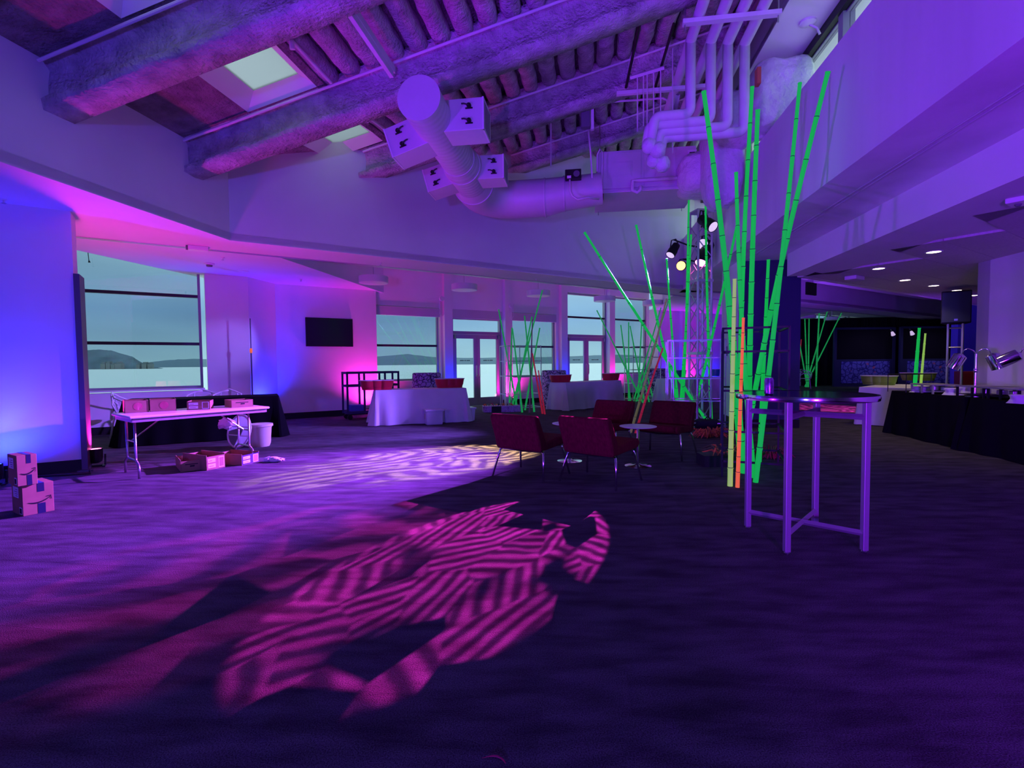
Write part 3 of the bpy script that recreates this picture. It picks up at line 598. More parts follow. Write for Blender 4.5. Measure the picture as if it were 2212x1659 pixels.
# blue-lit column casing between window and door (left) and bead chains of the shades
for s in (6.50, 8.58, 10.82, 13.03):
    b = MB(); b.box(s-.13, s+.13, 13.36, 13.5, 0, 4.5); struct(b.build('trim_casing', 'paint', rz=RZ_W))
def chain(name, x, y0, y1, n, lab):
    pts = [onN(x-6, y0, n), onN(x-4, (y0+y1)/2, n), onN(x-5, y1-6, n), onN(x, y1, n), onN(x+5, y1-8, n), onN(x+4, (y0+y1)/2, n), onN(x+5, y0, n)]
    c = onN(x-1, y0+4, n)
    t = thing(name, lab, 'shade chain', (c.x, c.y, c.z)); b = MB(); b.tube([q-c for q in pts], .007, 5); b.build('bead_chain', 'white_plastic', t)
    b = MB(); b.lathe([(.0, -.03), (.07, -.03), (.075, 0), (.07, .03), (0, .03)], 16, M=Matrix.Rotation(math.pi/2, 4, 'X')); b.build('clutch_wheel', 'white_plastic', t, rz=RZ_W)
chain('shade_chain', 955, 641, 684, 13.3, 'looped white bead chain beside the blue column left of the glass doors')
chain('shade_chain', 1105, 656, 690, 13.3, 'looped bead chain glowing pink above the cage of bamboo by the doors')

# ------------------------------------------------------------------ outside: water and hills
b = MB(); b.add([(-6000, -50, -6), (6000, -50, -6), (9000, 9000, -6), (-9000, 9000, -6)], [(0, 1, 2, 3)])
wm = mat('water', (.72, .82, .8), .35, 1.0, spec=.5, bump=(.6, .2, .5))
wo = b.build('water', 'water'); tag(wo, 'calm grey-green water outside the windows', 'water')
wo.location.z = 0
def ridge(name, D, x0, x1, prof, depth, m, lab):
    """prof: (pixel x, pixel y of crest)"""
    vs = []; fs = []; k = 0; N = 70
    for i in range(N+1):
        x = x0+(x1-x0)*i/N
        for j in range(len(prof)-1):
            if prof[j][0] <= x <= prof[j+1][0]:
                t = (x-prof[j][0])/(prof[j+1][0]-prof[j][0]); y = prof[j][1]*(1-t)+prof[j+1][1]*t; break
        q = at(x, y, D); r = ray(x, y); hz = q.z + noise.noise(Vector((x*.35, D, 0)))*D*.0012
        d = Vector((r.x, r.y, 0))
        foot = at(x, y, D*.93); back = at(x, y, D*1.12)
        vs += [(foot.x, foot.y, -6.5), ((foot.x+q.x)/2, (foot.y+q.y)/2, -6+(hz+6)*.6), (q.x, q.y, hz), (back.x, back.y, -6.5)]
    for i in range(N):
        for k in range(3): fs.append((i*4+k, i*4+k+1, i*4+4+k+1, i*4+4+k))
    o = MB().add(vs, fs).build(name, m); return tag(o, lab, 'hill')
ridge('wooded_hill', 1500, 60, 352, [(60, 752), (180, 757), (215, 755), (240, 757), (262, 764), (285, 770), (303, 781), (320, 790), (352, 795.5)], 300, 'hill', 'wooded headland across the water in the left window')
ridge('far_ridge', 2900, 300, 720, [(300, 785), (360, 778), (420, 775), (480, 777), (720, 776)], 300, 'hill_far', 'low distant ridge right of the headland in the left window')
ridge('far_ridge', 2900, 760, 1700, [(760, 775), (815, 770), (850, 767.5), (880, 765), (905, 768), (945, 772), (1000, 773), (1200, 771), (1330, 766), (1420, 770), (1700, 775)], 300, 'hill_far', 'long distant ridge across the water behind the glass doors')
for i, (x, wpx, h) in enumerate([(222, 10, 11), (233, 9, 12), (243, 8, 9), (254, 13, 11), (298, 7, 8), (311, 10, 10), (322, 7, 9)]):
    q = at(x, 797, 1385); sc_ = 1385/FPX; t = thing('shore_building', 'pale apartment block at the foot of the headland, number %s from the left' % ['one', 'two', 'three', 'four', 'five', 'six', 'seven'][i], 'building', (q.x, q.y, -6), 0, 'buildings on the far shore')
    W = wpx*sc_*.5; HH = h*sc_+6; b = MB(); b.box(-W, W, 0, 14, 0, HH*.8); b.box(-W*.6, W*.7, 2, 12, HH*.8, HH); b.build('block', 'building', t)
    b = MB(); b.box(-W*1.03, W*1.03, -.4, 14.4, HH*.78, HH*.82); b.build('roof', 'hill_far', t)

# ------------------------------------------------------------------ round duct with diffuser boxes
DC = at(905, 212, 5.9); du, dv, dz_ = DC.dot(p_), DC.dot(a_), DC.z
duct = thing('spiral_duct', 'large white spiral duct hanging under the roof beams, round end cap facing the room', 'duct', HALL(du, dv, dz_), RZ_H)
LD = 3.75; R1, R2, R3 = .25, .285, .335
b = MB(); b.tube([(0, 0, 0), (0, .02, 0), (0, 1.75, 0)], R1, 40); b.build('duct_section', 'duct', duct, smooth=True)
b = MB(); b.tube([(0, -.012, 0), (0, .03, 0)], R1+.006, 40); b.build('end_cap', 'sheet_metal', duct, smooth=True)
b = MB(); b.tube([(0, 1.75, 0), (0, 2.0, 0), (0, 2.65, 0)], [R1, R2, R2], 40); b.build('duct_section', 'duct', duct, smooth=True)
el = [(0, 2.65, 0), (0, 2.85, 0), (0, LD-.6, 0)]+[(.6-.6*math.cos(t), LD-.6+.6*math.sin(t), 0) for t in [math.pi/2*k/8 for k in range(1, 9)]]
b = MB(); b.tube(el, [R2, R3]+[R3]*(len(el)-2), 40); b.build('duct_elbow', 'sheet_metal', duct, smooth=True)
endu = .25-du
b = MB(); b.tube([(.6, LD, 0), (1.15, LD, 0), (1.5, LD, .05), (endu+.05, LD, .1)], [R3, R3, .30, .28], 40); b.build('duct_reducer', 'sheet_metal', duct, smooth=True)
for q in [((0, 1.74, 0), (0, 1.78, 0), R1+.012), ((0, 2.0, 0), (0, 2.04, 0), R2+.012), ((0, 2.83, 0), (0, 2.87, 0), R3+.012)]:
    b = MB(); b.tube(q[:2], q[2], 40); b.build('duct_ring', 'sheet_metal', duct, smooth=True)
for x, r in ((1.15, R3), (1.5, .30)):
    b = MB(); b.tube([(x-.015, LD, (x-1.15)*.14), (x+.015, LD, (x-1.15)*.14)], r+.012, 40); b.build('duct_ring', 'sheet_metal', duct, smooth=True)
def diffuser(y, side, tilt, R, L=.4, D=.42, Hh=.38):
    e_m = Matrix.Rotation(tilt, 4, 'Y')
    x0, x1 = (R*.6, R+L) if side > 0 else (-R-L, -R*.6)
    nm = duct
    b = MB(); b.box(x0, x1, y, y+D, -Hh*.5, Hh*.5, e_m); o = b.build('diffuser_box', 'sheet_metal', nm, bevel=.006)
    xe = x1 if side > 0 else x0
    b = MB(); b.box(xe-.004*side, xe+.012*side, y+.03, y+D-.03, -Hh*.5+.03, Hh*.5-.03, e_m); b.build('grille', 'grey_box', o)
    b = MB()
    for k in range(7): yy = y+.05+k*(D-.1)/7; b.box(xe, xe+.016*side, yy, yy+.012, -Hh*.5+.03, Hh*.5-.03, e_m)
    b.build('grille_blades', 'alu', o)
    fr = MB(); X = sorted((xe-.006*side, xe+.014*side))
    fr.box(X[0], X[1], y-.004, y+.03, -Hh*.5-.004, Hh*.5+.004, e_m); fr.box(X[0], X[1], y+D-.03, y+D+.004, -Hh*.5-.004, Hh*.5+.004, e_m); fr.box(X[0], X[1], y, y+D, -Hh*.5-.004, -Hh*.5+.03, e_m); fr.box(X[0], X[1], y, y+D, Hh*.5-.03, Hh*.5+.004, e_m); fr.build('grille_frame', 'white_plastic', o)
    for k in (-.25, .22):
        lv = MB(); cx = side*(R+L*.58); cz = -k*Hh*1.0; sx = side
        lv.cyl(e_m @ Vector((cx, y-.03, cz)), e_m @ Vector((cx, y, cz)), .028, n=12); lv.box(cx-.045, cx+.045, y-.012, y, cz-.035, cz-.02, e_m)
        lv.tube([e_m @ Vector((cx, y-.025, cz)), e_m @ Vector((cx-side*.06, y-.028, cz+.02)), e_m @ Vector((cx-side*.09, y-.028, cz+.02))], .009, 6); lv.build('damper_lever', 'black', o)
diffuser(.45, 1, 0, R1); diffuser(.62, -1, math.radians(-18), R1); diffuser(2.12, 1, 0, R2, .34, .42, .36); diffuser(2.1, -1, math.radians(-15), R2, .34, .42, .36)

# ------------------------------------------------------------------ air handler
AV, AZ0, AZ1, AU0, AU1 = 9.45, 4.42, 5.12, .22, 1.95
ah = thing('air_handler', 'white sheet metal air handling unit hung under the roof at the far right', 'air handler', HALL(AU0, AV, AZ0), RZ_H)
W_, D_, H_ = AU1-AU0, 1.15, AZ1-AZ0
b = MB(); b.box(0, W_, 0, D_, 0, H_); b.build('casing', 'sheet_metal', ah, bevel=.01)
b = MB(); b.box(.02, W_-.95, -.014, 0, .04, H_-.04); b.build('access_panel', 'sheet_metal', ah, bevel=.004)
b = MB(); b.box(W_-.9, W_-.35, -.012, 0, .04, H_-.02); b.build('access_panel', 'sheet_metal', ah, bevel=.004)
b = MB(); b.box(.18, .62, -.02, -.014, .22, .5); b.box(.2, .6, -.024, -.02, .24, .48); b.build('data_panel', 'sheet_metal', ah, bevel=.003)
b = MB(); b.box(-.02, W_+.02, -.03, D_+.02, -.05, .0); b.build('drain_pan', 'sheet_metal', ah, bevel=.006)
b = MB(); b.box(0, W_*.62, -.05, -.03, -.035, -.015); b.box(0, W_*.62, -.045, -.03, .02, .04); b.build('support_rail', 'sheet_metal', ah)
for x in (.05, W_-.05):
    for y in (.05, D_-.05):
        b = MB(); b.cyl((x, y, -.12), (x, y, 1.2+.25*x), .008, n=6); b.build('hanger_rod', 'steel', ah)
b = MB(); b.tube([(.72+.85, -.09, .12), (.72, -.09, .12), (.62, -.09, .12), (.62, -.09, -.05), (.7, -.09, -.09), (.76, -.09, -.05), (.76, -.09, .02)], .032, 10); b.tube([(1.5, -.09, .12), (2.05, -.09, .13), (2.36, -.09, .16)], .032, 10)
b.build('condensate_pipe', 'pipe_wrap', ah, smooth='all')
q = onV(1495, 338, AV-.05); b = MB(); b.cbox((q.dot(p_)-AU0, -.03, q.z-AZ0), (.16, .05, .24)); tb = b.build('control_box', 'thermo', ah, bevel=.006)
b = MB(); b.cbox((q.dot(p_)-AU0, -.057, q.z-AZ0+.05), (.09, .006, .05)); b.build('display', 'black', tb)
q = onV(1297, 425, AV-.08); b = MB(); b.cbox((q.dot(p_)-AU0, -.06, q.z-AZ0), (.11, .05, .11)); jb = b.build('junction_box', 'maroon', ah, bevel=.004)
b = MB(); b.cbox((q.dot(p_)-AU0, -.087, q.z-AZ0), (.05, .003, .012)); b.build('nameplate', 'label_white', jb)
# actuator on the duct, conduit, disconnect
q = onV(1238, 376, 9.05); t = thing('damper_actuator', 'black damper actuator with round face on the side of the duct', 'actuator', q, RZ_H)
b = MB(); b.cbox((0, .05, 0), (.28, .12, .17)); b.build('housing', 'black', t, bevel=.01); b = MB(); b.cyl((.06, -.02, 0), (.06, 0, 0), .055, n=20); b.build('dial', 'grey_box', t)
b = MB(); b.cbox((-.07, -.014, -.05), (.07, .006, .045)); b.build('label_plate', 'label_white', t)
b = MB(); b.tube([onV(1231, 388, 9.0), onV(1232, 412, 9.0), onV(1237, 424, 9.0), onV(1248, 431, 9.0), onV(1270, 426, 9.0), onV(1293, 430, 9.2)], .017, 8)
tag(b.build('flexible_conduit', 'white_plastic', smooth='all'), 'white flexible conduit drooping from the actuator to the red junction box', 'conduit')
q = onV(1265, 247, 8.9); t = thing('disconnect_switch', 'grey electrical disconnect box with red handle hanging near the roof', 'switch box', q, RZ_H)
b = MB(); b.cbox((0, 0, 0), (.15, .12, .46)); b.build('enclosure', 'grey_box', t, bevel=.008); b = MB(); b.tube([(-.08, 0, .16), (-.13, -.02, .2), (-.17, -.02, .27)], .022, 8); b.build('switch_handle', 'maroon', t)
b = MB(); b.box(.09, .14, -.03, .03, -.27, .27); b.build('mounting_strut', 'pipe_wrap', t)
b = MB(); b.tube([onV(1282, 223, 8.9), onV(1330, 219, 8.9), onV(1380, 216, 8.9), onV(1432, 212, 8.9), onV(1441, 216, 8.9), onV(1442, 228, 8.9), onV(1440, 272, 8.9)], .018, 8)
tag(b.build('electrical_conduit', 'pipe_wrap', smooth='all'), 'thin painted conduit from the disconnect box across to the insulated pipes', 'conduit')
b = MB(); b.tube([onV(1271, 282, 9.2), onV(1276, 330, 9.2), onV(1280, 400, 9.2)], .016, 6); tag(b.build('electrical_conduit', 'pipe_wrap', smooth='all'), 'thin painted conduit dropping from the disconnect box to the air handler', 'conduit')
b = MB(); b.tube([onV(1290, 370, 9.3), onV(1290, 335, 9.3), onV(1296, 322, 9.3), onV(1302, 330, 9.3), onV(1300, 400, 9.3)], .014, 6); tag(b.build('flexible_conduit', 'pipe_wrap', smooth='all'), 'looped flexible conduit at the left end of the air handler', 'conduit')
# trapeze hangers and rods
for (x0, y0, x1, y1, lab) in ((1382, 50, 1352, 190, 'dark slotted strut slanting down from the roof, left of the insulated pipes'), (1456, 50, 1415, 190, 'dark slotted strut slanting down beside the four insulated pipes')):
    b = MB(); b.tube([onV(x0, y0, 7.6), onV(x1, y1, 8.4)], .022, 4); tag(b.build('slotted_strut', 'black'), lab, 'strut')
b = MB(); b.tube([onV(1361, 168, 8.0), onV(1434, 146, 8.0)], .03, 4); tag(b.build('trapeze_bar', 'pipe_wrap'), 'short painted trapeze bar above the conduit rods', 'strut')
for i, (x, y0, y1) in enumerate([(1377, 163, 285), (1390, 160, 272), (1398, 158, 270), (1412, 153, 270), (1427, 148, 268), (1453, 105, 330)]):
    b = MB(); b.cyl(onV(x, y0, 8.0), onV(x, y1, 8.0 if i < 5 else 7.5), .009, n=6); tag(b.build('threaded_rod', 'pipe_wrap'), '%s thin vertical threaded rod above the elbowed insulated pipes' % ('leftmost second third fourth fifth rightmost'.split()[i]), 'rod', 'rods above the insulated pipes')
b = MB(); b.tube([onV(1190, 265, 9.6), onV(1190, 360, 9.6)], .012, 6); tag(b.build('duct_hanger', 'pipe_wrap'), 'thin vertical hanger rod left of the disconnect box', 'rod')
# four insulated pipes
PU = [1.39, 1.66, 1.89, 2.12]; PZ = 5.55; PVD = [7.13, 7.19, 7.25, 7.31]; ZB = [4.60, 4.52, 4.45, 4.39]; LU = [.92, .86, 1.0, 1.05]
names = ['leftmost', 'second', 'third', 'rightmost']
for i in range(4):
    t = thing('insulated_pipe', '%s of the four thick white insulated pipes dropping from the roof' % names[i], 'pipe', HALL(PU[i], PVD[i], PZ), RZ_H, 'insulated pipes by the clerestory')
    b = MB(); b.tube([(0, -9, 0), (0, 3.6, 0)], .068, 20); b.build('main_run', 'pipe_wrap', t, smooth=True)
    zb = ZB[i]-PZ; r = .09
    pts = [(0, 0, 0), (0, 0, zb+r)]+[(-r+r*math.cos(k), 0, zb+r-r*math.sin(k)) for k in (.4, .8, 1.2, 1.57)]
    xl = LU[i]-PU[i]; pts += [(xl+r, 0, zb)]+[(xl+r-r*math.sin(k), 0, zb-r+r*math.cos(k)) for k in (.4, .8, 1.2, 1.57)]
    pts += [(xl-.03, .05, zb-.28)]
    b = MB(); b.tube(pts, .066, 18); b.build('drop_leg', 'pipe_wrap', t, smooth='all')
    if i in (0, 2):
        for (dx, dz2) in ((-.05, -.36), (.06, -.42)):
            b = MB(); vs = []; 
            b.lathe([(0, -.10), (.06, -.09), (.10, -.04), (.105, .03), (.075, .09), (0, .11)], 14, c=(xl+dx, .06, zb+dz2)); b.build('valve_wrap', 'foil_wrap', t, smooth='all')
b = MB(); q0, q1 = onV(1488, 56, 6.4), onV(1661, 47, 6.4); zz = PZ-.10
b.box(PU[0]-.2, PU[3]+.2, 6.56, 6.64, PZ-.12, PZ-.068); tb = tag(b.build('trapeze_strut', 'pipe_wrap', rz=RZ_H), 'slotted trapeze bar carrying the four thick insulated pipes', 'strut')
b = MB(); b.cyl((PU[3]+.17, 6.6, PZ-.2), (PU[3]+.17, 6.6, 6.4), .01, n=6); b.build('hanger_rod', 'steel', tb); b = MB(); b.cyl((PU[0]-.17, 6.6, PZ-.2), (PU[0]-.17, 6.6, 6.25), .01, n=6); b.build('hanger_rod', 'steel', tb)
b = MB(); b.box(PU[0]-.9, PU[2], 8.1, 8.16, PZ-.125, PZ-.07); tag(b.build('trapeze_strut', 'pipe_wrap', rz=RZ_H), 'painted trapeze bar behind the vertical insulated pipes', 'strut')
b = MB(); b.tube([HALL(1.2, 6.95, 4.78), HALL(1.2, 7.45, 4.48)], .028, 4); tag(b.build('pipe_clamp', 'steel'), 'steel clamp bar across the horizontal legs of the insulated pipes', 'clamp')
# wrapped flexible ducts by the clerestory
def lump(name, m, parent, c, size, seed, n1=26, n2=40, e=.45, amp=.03, rot=None):
    vs = []; fs = []
    sg = lambda x, k: math.copysign(abs(x)**k, x)
    for i in range(n1+1):
        th = -math.pi/2+math.pi*i/n1
        for j in range(n2):
            ph = 2*math.pi*j/n2
            q = Vector((sg(math.cos(th), e)*sg(math.cos(ph), e), sg(math.cos(th), e)*sg(math.sin(ph), e), sg(math.sin(th), e)))
            k = 1+amp*(noise.noise(q*2.2+Vector((seed, 0, 0)))*1.6+noise.noise(q*6+Vector((seed, 3, 0))))
            v = Vector((q.x*size[0]/2*k, q.y*size[1]/2*k, q.z*size[2]/2*k))
            if rot is not None: v = rot @ v
            vs.append(v+Vector(c))
    for i in range(n1):
        for j in range(n2): fs.append((i*n2+j, i*n2+(j+1) % n2, (i+1)*n2+(j+1) % n2, (i+1)*n2+j))
    return MB().add(vs, fs).build(name, m, parent, smooth='all')
t = thing('wrapped_duct', 'bulky air duct wrapped in wrinkled white foil below the clerestory windows', 'duct', HALL(2.35, 8.2, 4.7), RZ_H)
lump('plenum', 'foil_wrap', t, (.45, -.1, .45), (.85, .8, .95), 1, amp=.05)
lump('duct_collar', 'foil_wrap', t, (.0, .3, .35), (.7, .9, .8), 2, e=.7, amp=.06)
lump('vertical_duct', 'foil_wrap', t, (-.12, .7, .0), (.62, .8, 1.7), 3, e=.6, amp=.05)
lump('lower_elbow', 'foil_wrap', t, (-.3, 1.25, -.12), (.9, 1.0, .7), 4, e=.7, amp=.05)
q = onU(1641, 166, 2.12); b = MB(); b.cbox((q.dot(p_)-2.35-.02, q.dot(a_)-8.2, q.z-4.7), (.05, .10, .2)); b.build('orange_actuator', 'orange_box', t, bevel=.008)
q = HALL(2.9, 7.3, 5.75); t = thing('security_camera', 'small white dome fixture under the clerestory soffit', 'camera', q, RZ_H)
b = MB(); b.lathe([(.1, 0), (.1, -.025), (.06, -.045), (0, -.05)], 24); b.build('mount', 'white_plastic', t, smooth=True); b = MB(); b.tube([(.02, 0, -.04), (.12, .02, -.08), (.16, .03, -.16)], .016, 8); b.build('arm', 'white_plastic', t, smooth='all')

# ------------------------------------------------------------------ soffit fittings
def pendant(x, y, n, lab):
    d = ray(x, y); o = Vector((0, 0, CAMH)); q = o+d*((n-o.dot(n_))/d.dot(n_))
    t = thing('drum_pendant', lab, 'pendant light', (q.x, q.y, 3.28), 0, 'drum pendants in the window bay')
    b = MB(); b.lathe([(.33, -.075), (.335, -.07), (.335, .07), (.33, .075)], 40); b.build('drum_shade', 'diffuser', t, smooth=True)
    b = MB(); b.lathe([(.0, -.077), (.32, -.077), (.32, -.07)], 40); b.build('lower_diffuser', 'white_plastic', t, smooth=True)
    b = MB(); b.cyl((0, 0, .07), (0, 0, 1.22), .006, n=6); b.build('suspension_cable', 'steel', t)
for x, y, lab in ((807, 605, 'white drum pendant nearest the wall screen, under the low ceiling edge'), (1003, 621, 'white drum pendant above the left glass doors'), (1163, 634, 'white drum pendant above the cage of bamboo between the doors'), (1306, 643, 'white drum pendant in front of the tall transom of the right glass doors'), (1410, 652, 'white drum pendant right of the tall far window')): pendant(x, y, 11.7, lab)
pendant(1745, 677, 12.0, 'distant white drum pendant above the black drape, nearest the navy column'); pendant(1797, 683, 12.0, 'distant white drum pendant above the black drape, farther from the column')
def sprinkler(x, y, lab):
    q = Z(x, y, ZS); t = thing('fire_sprinkler', lab, 'sprinkler', (q.x, q.y, ZS))
    b = MB(); b.lathe([(.03, 0), (.028, -.012), (.01, -.016), (.008, -.04), (0, -.04)], 14); b.build('escutcheon', 'white_plastic', t, smooth=True); b = MB(); b.lathe([(0, -.045), (.022, -.045), (.022, -.05), (0, -.05)], 12); b.build('deflector', 'steel', t)
for x, y, lab in ((8, 430, 'sprinkler head in the soffit above the blue-lit pier'), (481, 556, 'sprinkler head in the soffit between two ceiling devices'), (650, 603, 'sprinkler head in the soffit above the wall screen'), (822, 568, 'sprinkler head in the soffit edge near the first drum pendant'), (1158, 603, 'sprinkler head in the soffit edge above the bamboo by the doors')): sprinkler(x, y, lab)
q = Z(428, 532, ZS); t = thing('emergency_light', 'small white emergency fixture on the pink-lit soffit', 'ceiling fixture', (q.x, q.y, ZS), RZ_W); b = MB(); b.box(-.14, .14, -.06, .06, -.07, 0); b.build('body', 'white_plastic', t, bevel=.01); b = MB(); b.cyl((-.17, 0, -.04), (-.14, 0, -.04), .035, n=12); b.build('lamp_head', 'grey_box', t)
q = Z(452, 569, ZS); t = thing('smoke_detector', 'round smoke detector on the soffit in front of the left window', 'detector', (q.x, q.y, ZS)); b = MB(); b.lathe([(.09, 0), (.09, -.02), (.06, -.03)], 20); b.build('base', 'white_plastic', t, smooth=True); b = MB(); b.lathe([(.055, -.028), (.05, -.06), (0, -.065)], 20); b.build('sensor', 'grey_box', t, smooth=True)
q = Z(526, 586, ZS); b = MB(); b.lathe([(.1, 0), (.1, -.01), (0, -.012)], 20, c=(0, 0, 0)); o = b.build('ceiling_speaker', 'white_plastic', loc=(q.x, q.y, ZS)); tag(o, 'flat round ceiling plate on the soffit by the blue corner', 'ceiling plate')
for i, (x, y) in enumerate([(2017, 544), (1898, 580), (1955, 605), (2017, 617), (2067, 627), (2104, 638)]):
    q = Z(x, y, ZT); t = thing('recessed_downlight', ['lit recessed downlight nearest the camera in the tiled ceiling', 'lit recessed downlight above the green tub table, closest to the dropped beam', 'third lit recessed downlight along the tiled ceiling', 'fourth lit recessed downlight along the tiled ceiling', 'lit recessed downlight just above the loudspeaker', 'smallest lit downlight at the edge of the purple wall'][i], 'downlight', (q.x, q.y, ZT), 0, 'recessed downlights')
    b = MB(); b.lathe([(.085, -.006), (.105, -.008), (.11, 0), (.085, 0)], 28, caps=False); b.build('trim_ring', 'white_plastic', t, smooth=True); b = MB(); b.lathe([(0, -.004), (.085, -.004)], 28); b.build('lamp_lens', 'downlight', t)
    L = bpy.data.lights.new('lamp_downlight', 'SPOT'); L.energy = 30; L.color = (1, .72, .5); L.spot_size = 1.9; L.spot_blend = .8; L.shadow_soft_size = .07; lo = bpy.data.objects.new('lamp_downlight', L); COL.objects.link(lo); lo.location = (q.x, q.y, ZT-.03)
q = Z(1846, 597, ZT); t = thing('ceiling_projector', 'small white box fixture on the tiled ceiling', 'ceiling fixture', (q.x, q.y, ZT), RZ_W); b = MB(); b.box(-.17, .17, -.1, .1, -.07, 0); b.build('body', 'white_plastic', t, bevel=.01); b = MB(); b.box(-.1, .1, -.05, .05, -.012, .0); b.build('plate', 'black', t)
q = Z(1745, 591, ZT); b = MB(); b.box(-.22, .22, -.14, .14, -.008, .004); tag(b.build('air_return', 'vent', loc=(q.x, q.y, ZT), rz=RZ_W), 'dark rectangular return grille at the corner of the tiled ceiling', 'vent')
q = Z(2200, 430, ZT); t = thing('exit_fixture', 'small white ceiling fixture at the right edge of the tiled ceiling', 'ceiling fixture', (q.x, q.y, ZT), RZ_W); b = MB(); b.box(-.12, .12, -.07, .07, -.05, 0); b.build('body', 'white_plastic', t, bevel=.008); b = MB(); b.lathe([(.03, -.05), (.02, -.07), (0, -.07)], 12); b.build('lens', 'grey_box', t)
# boxed ducts in the far hall ceiling
t = thing('ceiling_duct_box', 'boxed duct with dark grille under the far hall ceiling next to the column', 'duct', WIN(12.4, 6.0, 3.45), RZ_W)
b = MB(); b.box(-1.6, 1.6, 0, 1.1, 0, .55); b.build('casing', 'paint', t); q = onN(1752, 624, 5.98); b = MB(); b.cbox((q.dot(w_)-12.4, -.02, q.z-3.45), (.42, .04, .28)); b.build('grille', 'vent', t)
t = thing('ceiling_duct_box', 'long white boxed duct crossing the far hall ceiling above the stage drape', 'duct', WIN(17.5, 6.4, 3.5), RZ_W)
b = MB(); b.box(-2.5, 5.5, 0, 1.0, 0, .45); b.build('casing', 'paint', t); b = MB(); b.box(2.6, 3.1, -.03, 0, .12, .42); b.build('grille', 'vent', t)

# ------------------------------------------------------------------ wall screen and pole
t = thing('wall_screen', 'black flat screen mounted on the purple-lit wall', 'television', WIN(3.1, 13.19, 1.77), RZ_W)
b = MB(); b.box(-.57, .57, -.06, 0, 0, .71); b.build('bezel', 'black', t, bevel=.006); b = MB(); b.box(-.555, .555, -.065, -.06, .02, .695); b.build('panel', 'black_gloss', t); b = MB(); b.box(.28, .4, -.068, -.05, -.022, 0); b.build('sensor_bar', 'white_plastic', t)
q = Z(543, 925, 0); t = thing('pole_stand', 'tall thin dark pole standing behind the black-draped table', 'pole', (q.x-.12, q.y+.32, 0))
b = MB(); b.cyl((0, 0, .1), (0, 0, 1.62), .016, n=10); b.build('lower_pole', 'jamb', t); b = MB(); b.cyl((0, 0, 1.62), (0, 0, 2.32), .011, n=10); b.build('upper_pole', 'jamb', t); b = MB(); b.lathe([(.02, 1.58), (.028, 1.6), (.028, 1.66), (.02, 1.68)], 12); b.build('collar', 'bamboo_orange', t)
for k in range(3):
    an = k*2.09; b = MB(); b.cyl((0, 0, .35), (.28*math.cos(an), .28*math.sin(an), .02), .011, n=8); b.build('leg', 'jamb', t)

# ------------------------------------------------------------------ uplight fixtures
def par_can(name, q, m, lab, rz=0, r=.085, h=.19):
    t = thing(name, lab, 'uplight', (q.x, q.y, 0), rz, 'floor uplights')
    b = MB(); b.lathe([(r*.55, .05), (r*.9, .07), (r, .12), (r, .05+h), (r*.93, .05+h), (r*.93, .04+h)], 20); b.build('housing', 'black', t, smooth=True)
    b = MB(); b.lathe([(0, .042+h), (r*.92, .042+h)], 20); b.build('lens', m, t)
    b = MB(); b.tube([(-r*1.25, 0, .16), (-r*1.25, 0, .03), (-r, 0, .012), (r, 0, .012), (r*1.25, 0, .03), (r*1.25, 0, .16)], .012, 6); b.build('yoke', 'black', t)
    for sx in (-1, 1): b = MB(); b.box(sx*r*1.1-.015, sx*r*1.1+.015, -.09, .09, 0, .02); b.build('foot', 'black', t)
    return t
LBL = {'pier_blue': 'black uplight at the foot of the blue-lit pier behind the cardboard boxes', 'pier_magenta': 'black uplight glowing pink on the carpet beside the pier edge', 'corner_blue': 'blue uplight hidden behind the black-draped table', 'screen_magenta': 'pink uplight at the wall end beside the utility cart', 'column_blue': 'blue uplight at the column left of the glass doors', 'door_magenta': 'pink uplight at the casing right of the near glass doors', 'window_blue': 'blue uplight at the casing left of the far glass doors', 'far_door_magenta': 'pink uplight at the casing right of the far glass doors', 'far_blue': 'blue uplight beyond the tall far window', 'far_magenta': 'pink uplight at the far wall behind the lighting truss', 'end_blue': 'blue uplight at the far wall next to the pink one'}
for nm, q, c, en, col in UPLIGHTS: par_can('floor_uplight', q, 'lens_mag' if col == 'magenta' else 'lens_blue', LBL[nm], RZ_W if nm != 'pier_magenta' else .6)
b = MB(); q = Z(206, 1006); pts = [Vector((q.x-.05, q.y-.05, .01)), WIN(-1.02, 8.1, .01), WIN(-1.0, 7.98, .01), WIN(-1.25, 8.05, .01), WIN(-1.5, 8.15, .01), WIN(-1.75, 8.1, .01)]
b.tube(pts, .009, 6); tag(b.build('power_cable', 'black', smooth='all'), 'black power cable on the carpet at the foot of the pier', 'cable')

